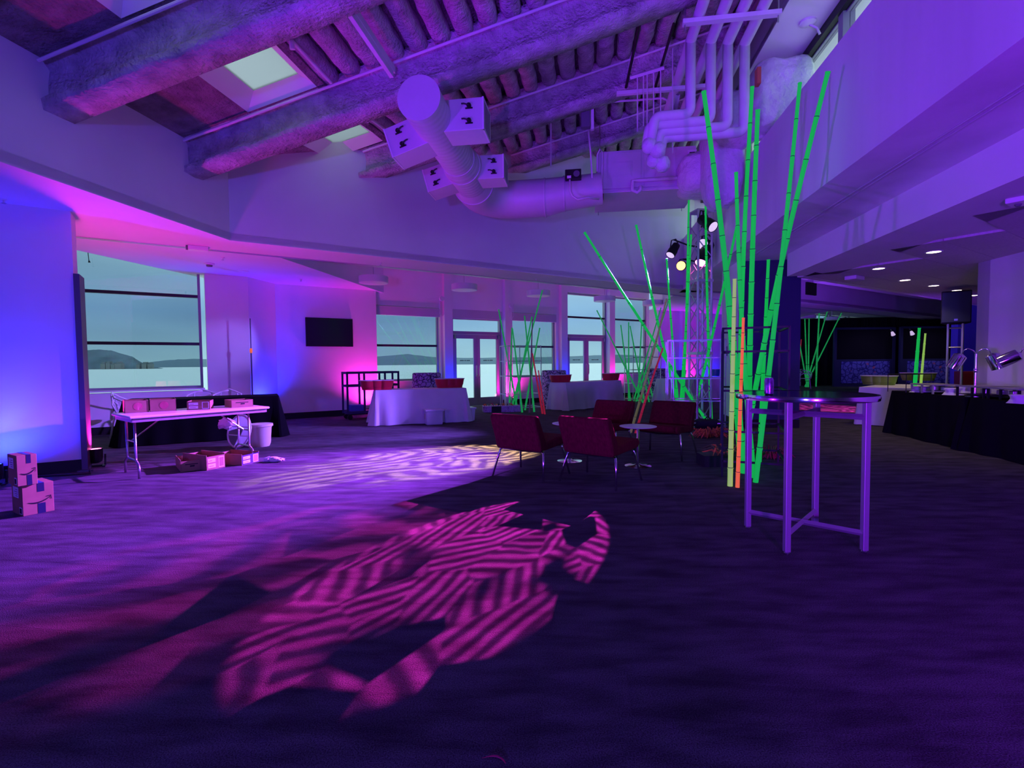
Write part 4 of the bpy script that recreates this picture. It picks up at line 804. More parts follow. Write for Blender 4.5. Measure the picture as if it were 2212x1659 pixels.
# ------------------------------------------------------------------ lounge chairs, side tables, bar table
def rounded_slab(b, prof, w, n=1):
    """prof: closed outline in (y,z); extruded along x with rounded ends"""
    xs = [-w/2, -w/2+.02, -w/2+.06, w/2-.06, w/2-.02, w/2]; sc_ = [.72, .92, 1, 1, .92, .72]
    cy = sum(q[0] for q in prof)/len(prof); cz = sum(q[1] for q in prof)/len(prof); m = len(prof); vs = []; fs = []
    for x, k in zip(xs, sc_):
        for (y, z) in prof: vs.append((x, y, z))
    # shrink ends toward the outline's own middle line
    vs = [(v[0], v[1], v[2]) for v in vs]
    for i in range(len(xs)-1):
        for j in range(m): fs.append((i*m+j, i*m+(j+1) % m, (i+1)*m+(j+1) % m, (i+1)*m+j))
    fs += [tuple(range(m)), tuple((len(xs)-1)*m+j for j in range(m))]
    b.add(vs, fs)
def lounge_chair(loc, rz, lab):
    t = thing('lounge_chair', lab, 'lounge chair', (loc[0], loc[1], 0), rz, 'dark red lounge chairs')
    b = MB(); rounded_slab(b, [(-.27, .33), (.30, .36), (.345, .39), (.35, .43), (.32, .465), (.1, .455), (-.16, .42), (-.27, .43)], .60); b.build('seat', 'red_fabric', t, smooth=True, bevel=.022, seg=3)
    b = MB(); rounded_slab(b, [(-.17, .34), (-.14, .40), (-.20, .52), (-.27, .66), (-.31, .735), (-.36, .745), (-.395, .71), (-.36, .60), (-.30, .45), (-.27, .34)], .62); b.build('backrest', 'red_fabric', t, smooth=True, bevel=.022, seg=3)
    f = MB()
    for y, yf, zt in ((-.2, -.30, .325), (.2, .285, .345)):
        f.tube([(-.285, y, zt), (-.2, y+.01, zt-.004), (0, y+.015, zt-.012), (.2, y+.01, zt-.004), (.285, y, zt)], .0125, 8)
    f.box(-.2, -.17, -.2, .2, .318, .34); f.box(.17, .2, -.2, .2, .318, .34); f.build('seat_frame', 'chrome', t, smooth=True)
    for y, yf, zt in ((-.2, -.30, .325), (.2, .285, .345)):
        for sx in (-1, 1):
            l = MB(); l.tube([(sx*.275, y, zt), (sx*.295, y+(yf-y)*.06, zt-.012), (sx*.305, y+(yf-y)*.16, zt-.05), (sx*.35, yf, .0)], .0125, 8); l.build('leg', 'chrome', t, smooth='all')
    return t
R = math.radians
lounge_chair((.22, 5.89), R(-35.7), 'dark red lounge chair seen from behind, leftmost of the four'); lounge_chair((.975, 5.55), R(-40), 'dark red lounge chair seen from behind, nearest the camera')
lounge_chair((1.33, 7.3), R(141), 'dark red lounge chair facing the camera, in front of the white cloth table'); lounge_chair((2.13, 7.02), R(141), 'dark red lounge chair facing the camera, beside the wire cage')
def side_table(loc, lab):
    t = thing('side_table', lab, 'side table', (loc[0], loc[1], 0), 0, 'round side tables')
    b = MB(); b.lathe([(.0, .495), (.2, .495), (.228, .503), (.23, .508), (.0, .512)], 40); b.build('table_top', 'white_plastic', t, smooth=True)
    b = MB(); b.cyl((0, 0, .012), (0, 0, .496), .018, n=14); b.build('stem', 'chrome', t, smooth=True); b = MB(); b.lathe([(.165, 0), (.165, .006), (.06, .016), (.02, .03), (0, .03)], 36); b.build('base', 'chrome', t, smooth=True)
side_table((1.58, 6.32), 'small round white side table with chrome stem between the chairs'); side_table((.76, 6.69), 'small round side table mostly hidden behind the nearest lounge chair')
t = thing('bar_table', 'tall round dark bar table with square steel legs in the right foreground', 'bar table', (2.115, 3.65, 0), R(1.5))
b = MB(); b.lathe([(0, 1.045), (.43, 1.045), (.43, 1.075), (0, 1.075)], 64); b.build('table_top', 'black_gloss', t, smooth=True); b = MB(); b.lathe([(.43, 1.04), (.452, 1.04), (.455, 1.058), (.452, 1.077), (.43, 1.077)], 64, caps=False); b.build('edge_band', 'chrome', t, smooth=True)
hs = .268
for sx in (-1, 1):
    for sy in (-1, 1):
        b = MB(); b.box(sx*hs-.019, sx*hs+.019, sy*hs-.019, sy*hs+.019, .02, 1.045); lg = b.build('leg', 'brushed', t, bevel=.003); b = MB(); b.lathe([(.018, 0), (.018, .012), (.008, .02)], 12, c=(sx*hs, sy*hs, 0)); b.build('leveller', 'chrome', lg)
for z, m in ((.135, .022), (.93, .02)):
    for sgn in (1, -1):
        b = MB(); b.tube([(-hs, sgn*hs, z), (hs, -sgn*hs, z)], .02, 4); b.build('stretcher', 'brushed', t)
q = Z(1661, 853, 1.075); t = thing('drink_can', 'slim drink can standing on the bar table', 'can', (q.x, q.y, 1.075))
b = MB(); b.lathe([(.022, 0), (.03, .008), (.031, .02), (.031, .105), (.026, .118), (.026, .12)], 24); b.build('body', 'can', t, smooth=True); b = MB(); b.lathe([(0, .116), (.024, .116), (.026, .121)], 24); b.build('lid', 'alu', t, smooth=True)

# ------------------------------------------------------------------ boxes
def carton(name, cat, lab, corner, e1, sx, sy, sz, z0, logo):
    """closed carton; corner = front bottom corner, e1 = direction of the printed face"""
    rz = math.atan2(e1.y, e1.x); t = thing(name, lab, cat, (corner.x, corner.y, z0), rz)
    b = MB(); b.box(0, sx, 0, sy, 0, sz); b.build('carton', 'card', t, bevel=.003)
    for bb in ((sx*.47, sx*.72, -.0015, 0, 0, sz*.34), (sx*.47, sx*.70, -.0015, 0, sz*.72, sz), (sx*.47, sx*.70, 0, sy, sz, sz+.0015)):
        b = MB(); b.box(*bb); b.build('packing_tape', 'tape', t)
    # curved smile arrow printed on the face
    s = MB(); pts = []; N = 16
    cx, cz, wd = sx*.52, sz*.46, sx*.36
    vs = []; fs = []
    for i in range(N+1):
        k = -1+2*i/N; x = cx+k*wd; zc = cz-(1-k*k)*sz*.085+k*sz*.05; th = sz*.022*(1-abs(k)**3*.75)
        vs += [(x, -.003, zc-th), (x, -.003, zc+th)]
    for i in range(N): fs.append((2*i, 2*i+2, 2*i+3, 2*i+1))
    s.add(vs, fs); xe, ze = cx+wd, cz+sz*.05
    s.add([(xe-sx*.13, -.003, ze+sz*.035), (xe+sx*.03, -.003, ze+sz*.05), (xe+sx*.045, -.003, ze-sz*.10), (xe+sx*.015, -.003, ze-sz*.07), (xe+sx*.005, -.003, ze+sz*.02), (xe-sx*.12, -.003, ze+sz*.012)], [(0, 1, 4, 5), (1, 2, 3, 4)]); s.build('smile_arrow', 'ink', t)
    l = MB(); l.box(-.0015, 0, sy*.35, sy*.85, sz*.55, sz*.9); l.box(-.0015, 0, sy*.05, sy*.3, sz*.05, sz*.27); l.build('shipping_label', 'label_white', t)
    l = MB()
    for k in range(8): l.box(-.0025, -.0015, sy*(.08+.025*k), sy*(.09+.025*k), sz*.07, sz*.24)
    for k in range(4): l.box(-.0025, -.0015, sy*.4, sy*(.6+.05*(k % 3)), sz*(.6+.07*k), sz*(.615+.07*k))
    l.build('label_print', 'ink', t); return t
e1 = Vector((.11, .18, 0)).normalized(); e2 = Vector((-e1.y, e1.x, 0)); F = Z(50, 1116)
carton('shipping_carton', 'box', 'large brown shipping carton with smile arrow, on the carpet at lower left', F, e1, .215, .27, .275, 0, 1)
F2 = Z(38, 1051, .28)
carton('shipping_carton', 'box', 'smaller brown shipping carton stacked on top of the larger one', F2+e1*.0, e1, .135, .235, .27, .278, 1)
def tray(lab, cen, rz, L, W, Hh, z0, m_out='card', extra=None, flap=0, z_tilt=0):
    t = thing('cardboard_tray', lab, 'tray', (cen.x, cen.y, z0), rz, 'open cardboard trays'); k = .006
    b = MB(); b.box(-L/2, L/2, -W/2, W/2, 0, k); b.build('tray_floor', 'card_in', t)
    for nm, bx in (('front_wall', (-L/2, L/2, -W/2, -W/2+k)), ('back_wall', (-L/2, L/2, W/2-k, W/2)), ('end_wall', (-L/2, -L/2+k, -W/2, W/2)), ('end_wall', (L/2-k, L/2, -W/2, W/2))):
        b = MB(); b.box(*bx, 0, Hh*(1.0 if 'end' not in nm else 1+flap)); b.build(nm, m_out if nm == 'front_wall' else 'card', t)
    if extra == 'dot':
        b = MB(); b.lathe([(0, 0), (Hh*.32, 0)], 24, M=Matrix.Translation((.01, -W/2-.002, Hh*.52)) @ Matrix.Rotation(math.pi/2, 4, 'X')); b.build('round_label', 'label_pink', t)
    if extra == 'labels':
        b = MB(); b.box(-L*.42, -L*.02, -W/2-.002, -W/2, Hh*.15, Hh*.45); b.box(-L*.42, -L*.02, -W/2-.002, -W/2, Hh*.55, Hh*.85); b.box(L*.15, L*.45, -W/2-.002, -W/2, Hh*.1, Hh*.9); b.build('printed_label', 'label_white', t)
        b = MB(); b.box(L*.18, L*.42, -W/2-.003, -W/2-.002, Hh*.16, Hh*.84); b.box(-L*.38, -L*.12, -W/2-.003, -W/2-.002, Hh*.25, Hh*.3); b.box(-L*.38, -L*.2, -W/2-.003, -W/2-.002, Hh*.65, Hh*.7); b.build('label_print', 'card', t)
    if extra == 'print':
        b = MB(); b.box(-L*.3, L*.28, -W/2-.002, -W/2, Hh*.62, Hh*.7); b.box(-.02, .03, -W/2-.002, -W/2, Hh*.4, Hh*.55); b.build('printed_band', 'ink', t)
    return t
# folding table on the left with trays
A, Bq = Z(279, 905, .72), Z(583, 882, .72); A.z = Bq.z = 0; ex = (Bq-A).normalized(); ey = Vector((-ex.y, ex.x, 0)); LT = (Bq-A).length
rzt = math.atan2(ex.y, ex.x); cen = (A+Bq)/2+ey*.38
t = thing('folding_table', 'grey folding table with tubular steel legs holding cardboard trays', 'table', cen, rzt)
b = MB(); b.box(-LT/2, LT/2, -.38, .38, .715, .745); b.build('table_top', 'white_plastic', t, bevel=.012); b = MB(); b.box(-LT/2+.03, LT/2-.03, -.35, -.34, .67, .715); b.box(-LT/2+.03, LT/2-.03, .34, .35, .67, .715); b.box(-LT/2+.03, -LT/2+.04, -.35, .35, .67, .715); b.box(LT/2-.04, LT/2-.03, -.35, .35, .67, .715); b.build('apron_rail', 'brushed', t)
for sx in (-1, 1):
    x = sx*(LT/2-(.10 if sx < 0 else .2))
    for sy in (-1, 1):
        b = MB(); b.tube([(x, sy*.17, .70), (x, sy*.17, .24), (x, sy*.17, .2), (x, sy*.26, .16), (x, sy*.28, .12), (x, sy*.28, 0)], .014, 8); b.build('leg', 'steel', t, smooth='all')
    b = MB(); b.tube([(x, -.2, .2), (x, .2, .2)], .012, 8); b.build('leg_brace', 'steel', t); b = MB(); b.tube([(x-sx*.36, 0, .70), (x, 0, .42), (x, -.17, .42), (x, .17, .42)], .009, 6); b.build('folding_brace', 'steel', t)
def frontpt(x, y): q = Z(x, y, .745); return Vector((q.x, q.y, 0))
for (x0, y0, x1, y1, W, Hh, ex_, lab, off) in ((270, 893, 322, 890, .36, .15, 'dot', 'open cardboard tray with a round pink label, at the left end of the folding table', 0), (324, 890, 381, 887, .36, .15, 'dot', 'second open cardboard tray with a round pink label on the folding table', 0), (404, 886, 454, 884, .34, .11, 'labels', 'low open cardboard tray with white labels in the middle of the folding table', .15), (500, 881, 547, 878, .3, .10, 'print', 'low open cardboard tray nearest the right end of the folding table', .1)):
    q0, q1 = frontpt(x0, y0), frontpt(x1, y1); d = (q1-q0); L = d.length; d.normalize(); nn = Vector((-d.y, d.x, 0)); c = (q0+q1)/2+nn*(W/2)
    tray(lab, c, math.atan2(d.y, d.x), L, W, Hh, .745, extra=ex_)
for (x0, y0, x1, y1, W, Hh, ex_, m, lab) in ((390, 1020, 439, 1014, .5, .13, 'print', 'card', 'open cardboard tray on the carpet, leftmost of three under the folding table'), (446, 1017, 487, 1009, .5, .17, 'labels', 'card', 'open cardboard tray with white labels on the carpet, middle of three'), (522, 1006, 560, 997, .5, .13, 'labels', 'card_blue', 'open cardboard tray with dark blue printed front on the carpet, rightmost of three')):
    q0, q1 = Z(x0, y0), Z(x1, y1); q0.z = q1.z = 0; d = q1-q0; L = d.length; d.normalize(); nn = Vector((-d.y, d.x, 0)); nn = (nn+d*-.0).normalized(); c = (q0+q1)/2+nn*(W/2)
    tray(lab, c, math.atan2(d.y, d.x), L*.98, W, Hh, 0, m_out=m, extra=ex_, flap=.12)
# bucket with strainer hoop, bag, paper
q = Z(550, 968); t = thing('storage_bucket', 'cream bucket standing on the carpet under the folding table', 'bucket', (q.x, q.y+.2, 0)); b = MB(); b.lathe([(.13, 0), (.15, .05), (.165, .30), (.175, .32), (.175, .34), (.16, .34)], 28); b.build('body', 'cream', t, smooth=True); b = MB(); b.lathe([(.165, .33), (.19, .33), (.19, .365), (.0, .375)], 28); b.build('lid', 'cream', t, smooth=True)
q = Z(522, 968); ce = Vector((q.x-.02, q.y+.02, .24)); t = thing('round_sieve', 'round white hoop strainer leaning against the bucket', 'sieve', (q.x, q.y, 0)); Mh = Matrix.Translation((-.02, -.02, .275)) @ Matrix.Rotation(-.45, 4, 'Z') @ Matrix.Rotation(math.pi/2-.25, 4, 'X')
b = MB(); b.tube([Mh @ Vector((.26*math.cos(k*.2618), .26*math.sin(k*.2618), 0)) for k in range(24)], .016, 8, closed=True); b.build('hoop', 'white_plastic', t, smooth='all')
b = MB(); b.lathe([(0, .0), (.255, .0)], 24, M=Mh); b.build('mesh', 'screen_mesh', t)
for y in (-.07, .07): b = MB(); b.tube([Mh @ Vector((-.245, y, .005)), Mh @ Vector((.245, y, .005))], .01, 6); b.build('cross_bar', 'white_plastic', t)
lab_ = [('plastic_bag', 'crumpled translucent bag caught under the folding table', 'bag', Z(490, 925, .40), (.22, .15, .14)), ('crumpled_paper', 'crumpled white paper on the carpet right of the trays', 'paper', Z(590, 993, .03), (.26, .12, .07))]
for nm, lb, ct, q, sz in lab_:
    e = thing(nm, lb, ct, (q.x, q.y, q.z-(sz[2]/2 if nm == 'crumpled_paper' else 0))); lump('crumple', 'paper', e, (0, 0, sz[2]/2), sz, 9.3, 14, 20, .9, .35)

# ------------------------------------------------------------------ cloth-covered tables
def cloth_table(lab, c, rz, L, W, Hh, m, seed, amp=.035, flare=.06, name='draped_table', cat='table', lab2=''):
    t = thing(name, lab, cat, (c.x, c.y, 0), rz)
    vs = []; fs = []; per = []
    n = 160; P = 2*(L+W); r = .03
    for i in range(n):
        d = P*i/n
        if d < L: q = (-L/2+d, -W/2, 0, -1)
        elif d < L+W: q = (L/2, -W/2+d-L, 1, 0)
        elif d < 2*L+W: q = (L/2-(d-L-W), W/2, 0, 1)
        else: q = (-L/2, W/2-(d-2*L-W), -1, 0)
        per.append(q)
    lv = [Hh, Hh-.015, Hh*.75, Hh*.5, Hh*.25, .03, .012]
    for j, z in enumerate(lv):
        k = 1-(z/Hh)
        for i, (x, y, nx, ny) in enumerate(per):
            d = P*i/n; f = (math.sin(d*9+seed)+.6*math.sin(d*17.3+seed*2)+.8*noise.noise(Vector((d*2.5, seed, 0)))*2)*amp*k
            e = flare*k+f; cx = min(abs(abs(x)-L/2), .0001)
            corner = 1 if (abs(abs(x)-L/2) < .06 and abs(abs(y)-W/2) < .06) else 0
            e += corner*.05*k
            vs.append((x+nx*e+(math.copysign(.04*k, x) if corner else 0), y+ny*e+(math.copysign(.04*k, y) if corner else 0), z))
    for j in range(len(lv)-1):
        for i in range(n): fs.append((j*n+i, j*n+(i+1) % n, (j+1)*n+(i+1) % n, (j+1)*n+i))
    fs.append(tuple(range(n)))
    MB().add(vs, fs).build('tablecloth', m, t, smooth=True)
    return t
def line_table(q0, q1, zt, W, lab, m, seed, **k):
    d = q1-q0; L = d.length; d.normalize(); nn = Vector((-d.y, d.x, 0)); c = (q0+q1)/2+nn*W/2
    rz = math.atan2(d.y, d.x); cloth_table(lab, c, rz, L, W, zt, m, seed, **k); return c, rz, L, nn, d
def front_table(x0, y0, x1, y1, zt, W, lab, m, seed, **k):
    q0, q1 = Z(x0, y0, zt), Z(x1, y1, zt); q0.z = q1.z = 0; d = q1-q0; L = d.length; d.normalize(); nn = Vector((-d.y, d.x, 0)); c = (q0+q1)/2+nn*W/2
    rz = math.atan2(d.y, d.x); cloth_table(lab, c, rz, L, W, zt, m, seed, **k); return c, rz, L, nn, d
TA = line_table(Vector((-6.4, 8.25, 0)), Vector((-4.32, 9.33, 0)), .75, .76, 'long table under a black cloth in front of the left window', 'black_cloth', 3, amp=.02, flare=.10)
TB = line_table(Vector((-2.9, 10.7, 0)), Vector((-1.03, 11.33, 0)), .76, .66, 'table under a white cloth with red tubs, nearest the utility cart', 'linen', 5, amp=.03)
TC = line_table(Vector((1.45, 13.65, 0)), Vector((3.3, 15.2, 0)), .76, .62, 'table under a white cloth lit blue, in front of the far glass doors', 'linen', 8, amp=.035)
TD = front_table(1445, 819, 1481, 818, .76, .6, 'far white-clothed table seen through the wire cage', 'linen', 2)
TE = front_table(1498, 816, 1555, 814, .76, .6, 'far cloth-covered table glowing pink behind the lighting truss', 'linen', 4)
q0 = Z(1856, 836, .76); q1 = Z(1935, 838, .76); q0.z = q1.z = 0; d = (q1-q0); L = d.length; d.normalize(); nn = Vector((-d.y, d.x, 0)); TFc = (q0+q1)/2+nn*.9; TFr = math.atan2(d.y, d.x)
L = .92; TFc = q0+d*L/2+nn*.9
cloth_table('table under a white cloth with green tubs, left of the black buffet', TFc, TFr, L, 1.8, .76, 'linen', 6, amp=.03)
b0 = HALL(5.76, 7.75); cloth_table('far buffet table under a black cloth', HALL(5.78, 8.98), RZ_H, .78, 1.74, .76, 'black_cloth', 1, amp=.02, flare=.04)
cloth_table('near buffet table under a black cloth at the right edge', HALL(5.78, 7.12), RZ_H, .78, 1.74, .76, 'black_cloth', 7, amp=.02, flare=.04)

def tub(lab, c, rz, z0, m, L=.72, W=.36, Hh=.2):
    """cup-shaped tub of three merged round bays"""
    t = thing('party_tub', lab, 'tub', (c.x, c.y, z0), rz); n = 96
    def outline(k, grow):
        pts = []; r = W/2*k; cs = [-(L/2-W/2)*k, 0, (L/2-W/2)*k]
        for i in range(n):
            an = 2*math.pi*i/n; dx, dy = math.cos(an), math.sin(an); best = 0
            for c0 in cs:
                bq = dx*c0; disc = bq*bq-(c0*c0-r*r)
                if disc > 0: best = max(best, bq+math.sqrt(disc))
            pts.append((dx*(best+grow), dy*(best+grow)))
        return pts
    def loft(levels):
        vs = []; fs = []
        for k, g, z in levels: vs += [(x, y, z) for x, y in outline(k, g)]
        for j in range(len(levels)-1):
            for i in range(n): fs.append((j*n+i, j*n+(i+1) % n, (j+1)*n+(i+1) % n, (j+1)*n+i))
        return vs, fs
    vs, fs = loft([(.86, 0, .002), (.90, 0, Hh*.3), (.91, .004, Hh*.32), (1, 0, Hh)]); fs.append(tuple(range(n))); MB().add(vs, fs).build('tub_body', m, t, smooth=True)
    vs, fs = loft([(1, -.004, Hh), (1, .012, Hh), (1, .012, Hh+.012), (1, -.006, Hh+.012)]); MB().add(vs, fs).build('rim', 'white_rim', t, smooth=True)
    vs, fs = loft([(1, -.006, Hh+.01), (.88, -.01, .02)]); fs.append(tuple(n+i for i in range(n))); MB().add(vs, fs).build('inner_wall', 'white_rim', t, smooth=True)
def tub_at(lab, x0, x1, ytop, y, z0, m, rz, W=.36, Hh=.2):
    q0, q1 = Z(x0, y, z0), Z(x1, y, z0); c = (q0+q1)/2; L = (q1-q0).length
    tub(lab, c, rz, z0, m, L, W, Hh)
tub_at('red scalloped party tub at the left end of the white cloth table', 781, 848, 825, 842, .762, 'red_tub', TB[1]); tub_at('red scalloped party tub at the right end of the white cloth table', 941, 1002, 820, 837, .762, 'red_tub', TB[1])
tub_at('red party tub on the blue-lit table, left of the pair', 1186, 1236, 811, 825.5, .762, 'red_tub', TC[1]-.3); tub_at('red party tub on the blue-lit table, right of the pair', 1296, 1343, 808, 821, .762, 'red_tub', TC[1])
tub_at('teal tub on the far table seen through the bamboo cage', 1459, 1476, 806, 816, .762, 'teal_tub', TD[1], Hh=.25); tub_at('teal tub on the pink-lit far table behind the truss', 1530, 1556, 803, 812.5, .762, 'teal_tub', TE[1], Hh=.25)
tub_at('green scalloped party tub on the white table left of the buffet', 1861, 1936, 812, 831, .762, 'green_tub', TFr, Hh=.19); tub_at('green party tub behind the thin black wire frame', 1946, 2020, 806, 822, .762, 'green_tub', TFr, Hh=.19)

# ------------------------------------------------------------------ printed cocktail tables, cart, bins
def cocktail(lab, x, yb, w, Hh=1.07):
    q = Z(x, yb); t = thing('printed_cocktail_table', lab, 'cocktail table', (q.x, q.y, 0), 0, 'tall tables in leaf-print covers'); n = 40; vs = []; fs = []
    for j, (r, z) in enumerate(((0, Hh), (w*.48, Hh), (w*.5, Hh-.02), (w*.53, Hh*.6), (w*.58, Hh*.2), (w*.6, .01))):
        for i in range(n):
            an = 2*math.pi*i/n; k = 1+.035*math.sin(an*9+x)*(1-z/Hh); vs.append((r*k*math.cos(an), r*k*math.sin(an), z))
    for j in range(5):
        for i in range(n): fs.append((j*n+i, j*n+(i+1) % n, (j+1)*n+(i+1) % n, (j+1)*n+i))
    MB().add(vs, fs).build('printed_cover', 'print_cloth', t, smooth=True)
    b = MB(); b.lathe([(0, Hh+.002), (w*.47, Hh+.002), (w*.47, Hh+.006), (0, Hh+.008)], 32); b.build('table_top', 'print_cloth', t)
cocktail('tall table in a leaf-print cover behind the white cloth table with red tubs', 923, 893, .74); cocktail('tall table in a leaf-print cover at the left end of the blue-lit table', 1197, 875, .74); cocktail('tall table in a leaf-print cover behind the small far cage', 1416, 864, .76)
cl = Z(752, 908); t = thing('utility_cart', 'dark metal utility cart with open shelves against the wall', 'cart', (cl.x, cl.y, 0), RZ_W)
LC, WC, HC = 1.25, .42, 1.12
for x in (0, .40, LC-.34, LC):
    for y in (0, WC):
        b = MB(); b.box(x-.02, x+.02, y-.02, y+.02, .14, HC); b.build('post', 'navy', t)
for z in (HC-.03, .78):
    b = MB(); b.box(-.02, LC+.02, -.02, .0, z, z+.05); b.box(-.02, LC+.02, WC, WC+.02, z, z+.05); b.box(-.02, 0, 0, WC, z, z+.05); b.box(LC, LC+.02, 0, WC, z, z+.05); b.build('rail', 'navy', t)
b = MB(); b.box(0, LC, 0, WC, .14, .2); b.build('lower_shelf', 'navy', t)
b = MB(); b.box(.1, .4, .08, .34, .2, .34); b.build('shelf_bin', 'blue_wall', t)
for x in (.06, LC-.06):
    for y in (.05, WC-.05):
        b = MB(); b.cyl((x, y-.02, .06), (x, y+.02, .06), .06, n=16); b.build('caster', 'black', t)
for (x0, y0, x1, y1, W, Hh, lab, lb) in ((921, 919, 958, 917, .27, .32, 'white plastic bin with a label on the carpet, left of the pair', 1), (961, 914, 1028, 909, .27, .30, 'white plastic bin on the carpet in front of the cloth table, right of the pair', 0)):
    q0, q1 = Z(x0, y0), Z(x1, y1); d = q1-q0; L = d.length; d.normalize(); nn = Vector((-d.y, d.x, 0)); c = (q0+q1)/2+nn*W/2
    t = thing('storage_bin', lab, 'bin', (c.x, c.y, 0), math.atan2(d.y, d.x)); b = MB(); k = .94
    b.add([(-L/2*k, -W/2*k, 0), (L/2*k, -W/2*k, 0), (L/2*k, W/2*k, 0), (-L/2*k, W/2*k, 0), (-L/2, -W/2, Hh), (L/2, -W/2, Hh), (L/2, W/2, Hh), (-L/2, W/2, Hh)], [(3, 2, 1, 0), (0, 1, 5, 4), (1, 2, 6, 5), (2, 3, 7, 6), (3, 0, 4, 7), (4, 5, 6, 7)]); b.build('body', 'bin_plastic', t, bevel=.02)
    b = MB(); b.box(-L/2-.015, L/2+.015, -W/2-.015, W/2+.015, Hh-.03, Hh+.01); b.build('rim', 'bin_plastic', t, bevel=.008)
    if lb: b = MB(); b.box(-L/2-.004, -L/2*.97, -W*.12, W*.2, .12, .24); b.build('label_plate', 'cream', t)
# printed box of flowers at the first cage
q0, q1 = Z(1092, 896), Z(1122, 894); ce = Z(1083, 889)
t = thing('printed_flower_box', 'long low leaf-print box with flowers on the carpet by the near cage', 'flower box', (ce.x, ce.y, 0), R(8))
b = MB(); b.box(-.5, .5, -.16, .16, 0, .16); b.build('box', 'print_box', t); b = MB(); b.box(-.28, -.02, -.165, -.16, .0, .16); b.build('dark_panel', 'black', t)
for k in range(14):
    b = MB(); x = -.45+k*.06; an = random.uniform(-.8, .8); b.tube([(x, random.uniform(-.1, .1), .16), (x+math.sin(an)*.08, random.uniform(-.1, .1), .19+random.random()*.05), (x+math.sin(an)*.16, random.uniform(-.1, .1), .18+random.random()*.05)], [.008, .02, .004], 6); b.build('blossom', ['flower_red', 'leaf_orange', 'black', 'bamboo_brown'][k % 4], t)

# ------------------------------------------------------------------ bamboo displays
def cage(lab, cen, rz, W, D, zs, m, r=.011, posts=(-1, 1), extra_x=()):
    t = thing('wire_cage', lab, 'wire cage', (cen[0], cen[1], 0), rz, 'wire cages holding bamboo')
    for x in list((-W/2, W/2))+list(extra_x):
        for y in (-D/2, D/2):
            b = MB(); b.box(x-r, x+r, y-r, y+r, 0, zs[-1]+r); b.build('post', m, t)
    for z in zs:
        b = MB(); b.box(-W/2, W/2, -D/2-r, -D/2+r, z-r, z+r); b.box(-W/2, W/2, D/2-r, D/2+r, z-r, z+r); b.box(-W/2-r, -W/2+r, -D/2, D/2, z-r, z+r); b.box(W/2-r, W/2+r, -D/2, D/2, z-r, z+r); b.build('ring', m, t)
    return t
def bamboo(lab, base, top, r, m, bend=.0, group=None, joint=None, nodes=9):
    """tapered pole with swollen joints; base and top are world points"""
    base = Vector(base); top = Vector(top); L = (top-base).length; d = (top-base).normalized()
    t = thing('bamboo_pole', lab, 'bamboo pole', base, 0, group)
    sd = d.cross(Vector((0, 0, 1))); sd = sd.normalized() if sd.length > .01 else Vector((1, 0, 0))
    pts = []; rs = []; joints = []
    steps = [i/nodes for i in range(nodes+1)]
    def P(k): return d*(L*k)+sd*(bend*L*math.sin(math.pi*k))
    for i in range(nodes):
        k0, k1 = steps[i], steps[i+1]; rr = r*(1-.38*k0)
        for kk, f in ((0, 1.0), (.06, 1.0), (.5, .97), (.93, 1.0), (.965, 1.13), (.985, 1.13)):
            pts.append(P(k0+(k1-k0)*kk)); rs.append(rr*f)
        joints.append((P(k1), rr))
    b = MB(); b.tube(pts, rs, 10); b.build('culm', m, t, smooth='all')
    if joint:
        for q, rr in joints[:-1]:
            b = MB(); b.tube([q-d*.004, q+d*.004], rr*1.06, 10); b.build('joint_ring', joint, t)
    return t
def pole_px(lab, b0, t0, dtop, r, m, bend=0, group=None, joint='node_dark', dbase=None, nodes=9):
    base = Z(*b0) if dbase is None else at(b0[0], b0[1], dbase)
    return bamboo(lab, base, at(t0[0], t0[1], dtop), r, m, bend, group, joint, nodes)
# foreground display in the black cage
cage('black wire cage around the bright foreground bamboo, beside the bar table', (2.86, 6.0), R(-22), .66, .92, (.18, .52, .98, 1.42, 1.68), 'black', .011)
GF = 'bamboo poles of the foreground display'
for (b0, t0, dt, r, m, bend, lab) in (
    ((1606, 1022), (1520, 196), 5.6, .036, 'bamboo_green', -.012, 'thick bright green bamboo pole leaning left, top overlapping the air handler'),
    ((1628, 1032), (1590, 372), 6.0, .030, 'bamboo_green', -.01, 'bright green bamboo pole of medium height in the black cage, shorter than its neighbours'),
    ((1597, 1003), (1625, 186), 6.0, .032, 'bamboo_green', .008, 'bright green bamboo pole rising to the orange duct actuator'),
    ((1616, 1001), (1637, 236), 5.8, .036, 'bamboo_green', .004, 'nearly vertical bright green bamboo pole in the middle of the black cage'),
    ((1632, 1042), (1728, 178), 5.4, .028, 'bamboo_green', .008, 'thin darker green bamboo pole leaning right, second from the right'),
    ((1604, 992), (1789, 153), 5.2, .034, 'bamboo_green', .012, 'longest green bamboo pole leaning far right against the purple bulkhead'),
    ((1600, 1012), (1566, 585), 6.1, .028, 'bamboo_green', 0, 'short green bamboo pole just behind the lime one in the black cage'),
    ((1640, 1000), (1660, 560), 6.2, .028, 'bamboo_green', 0, 'short green bamboo pole at the right side of the black cage'),
    ((1577, 1050), (1587, 602), 5.25, .027, 'bamboo_lime', 0, 'yellow-lime bamboo pole standing in front of the black cage'),
    ((1593, 1053), (1606, 686), 5.25, .021, 'bamboo_orange', 0, 'short bright orange bamboo pole in front of the black cage')):
    pole_px(lab, b0, t0, dt, r, m, bend, GF, nodes=11)
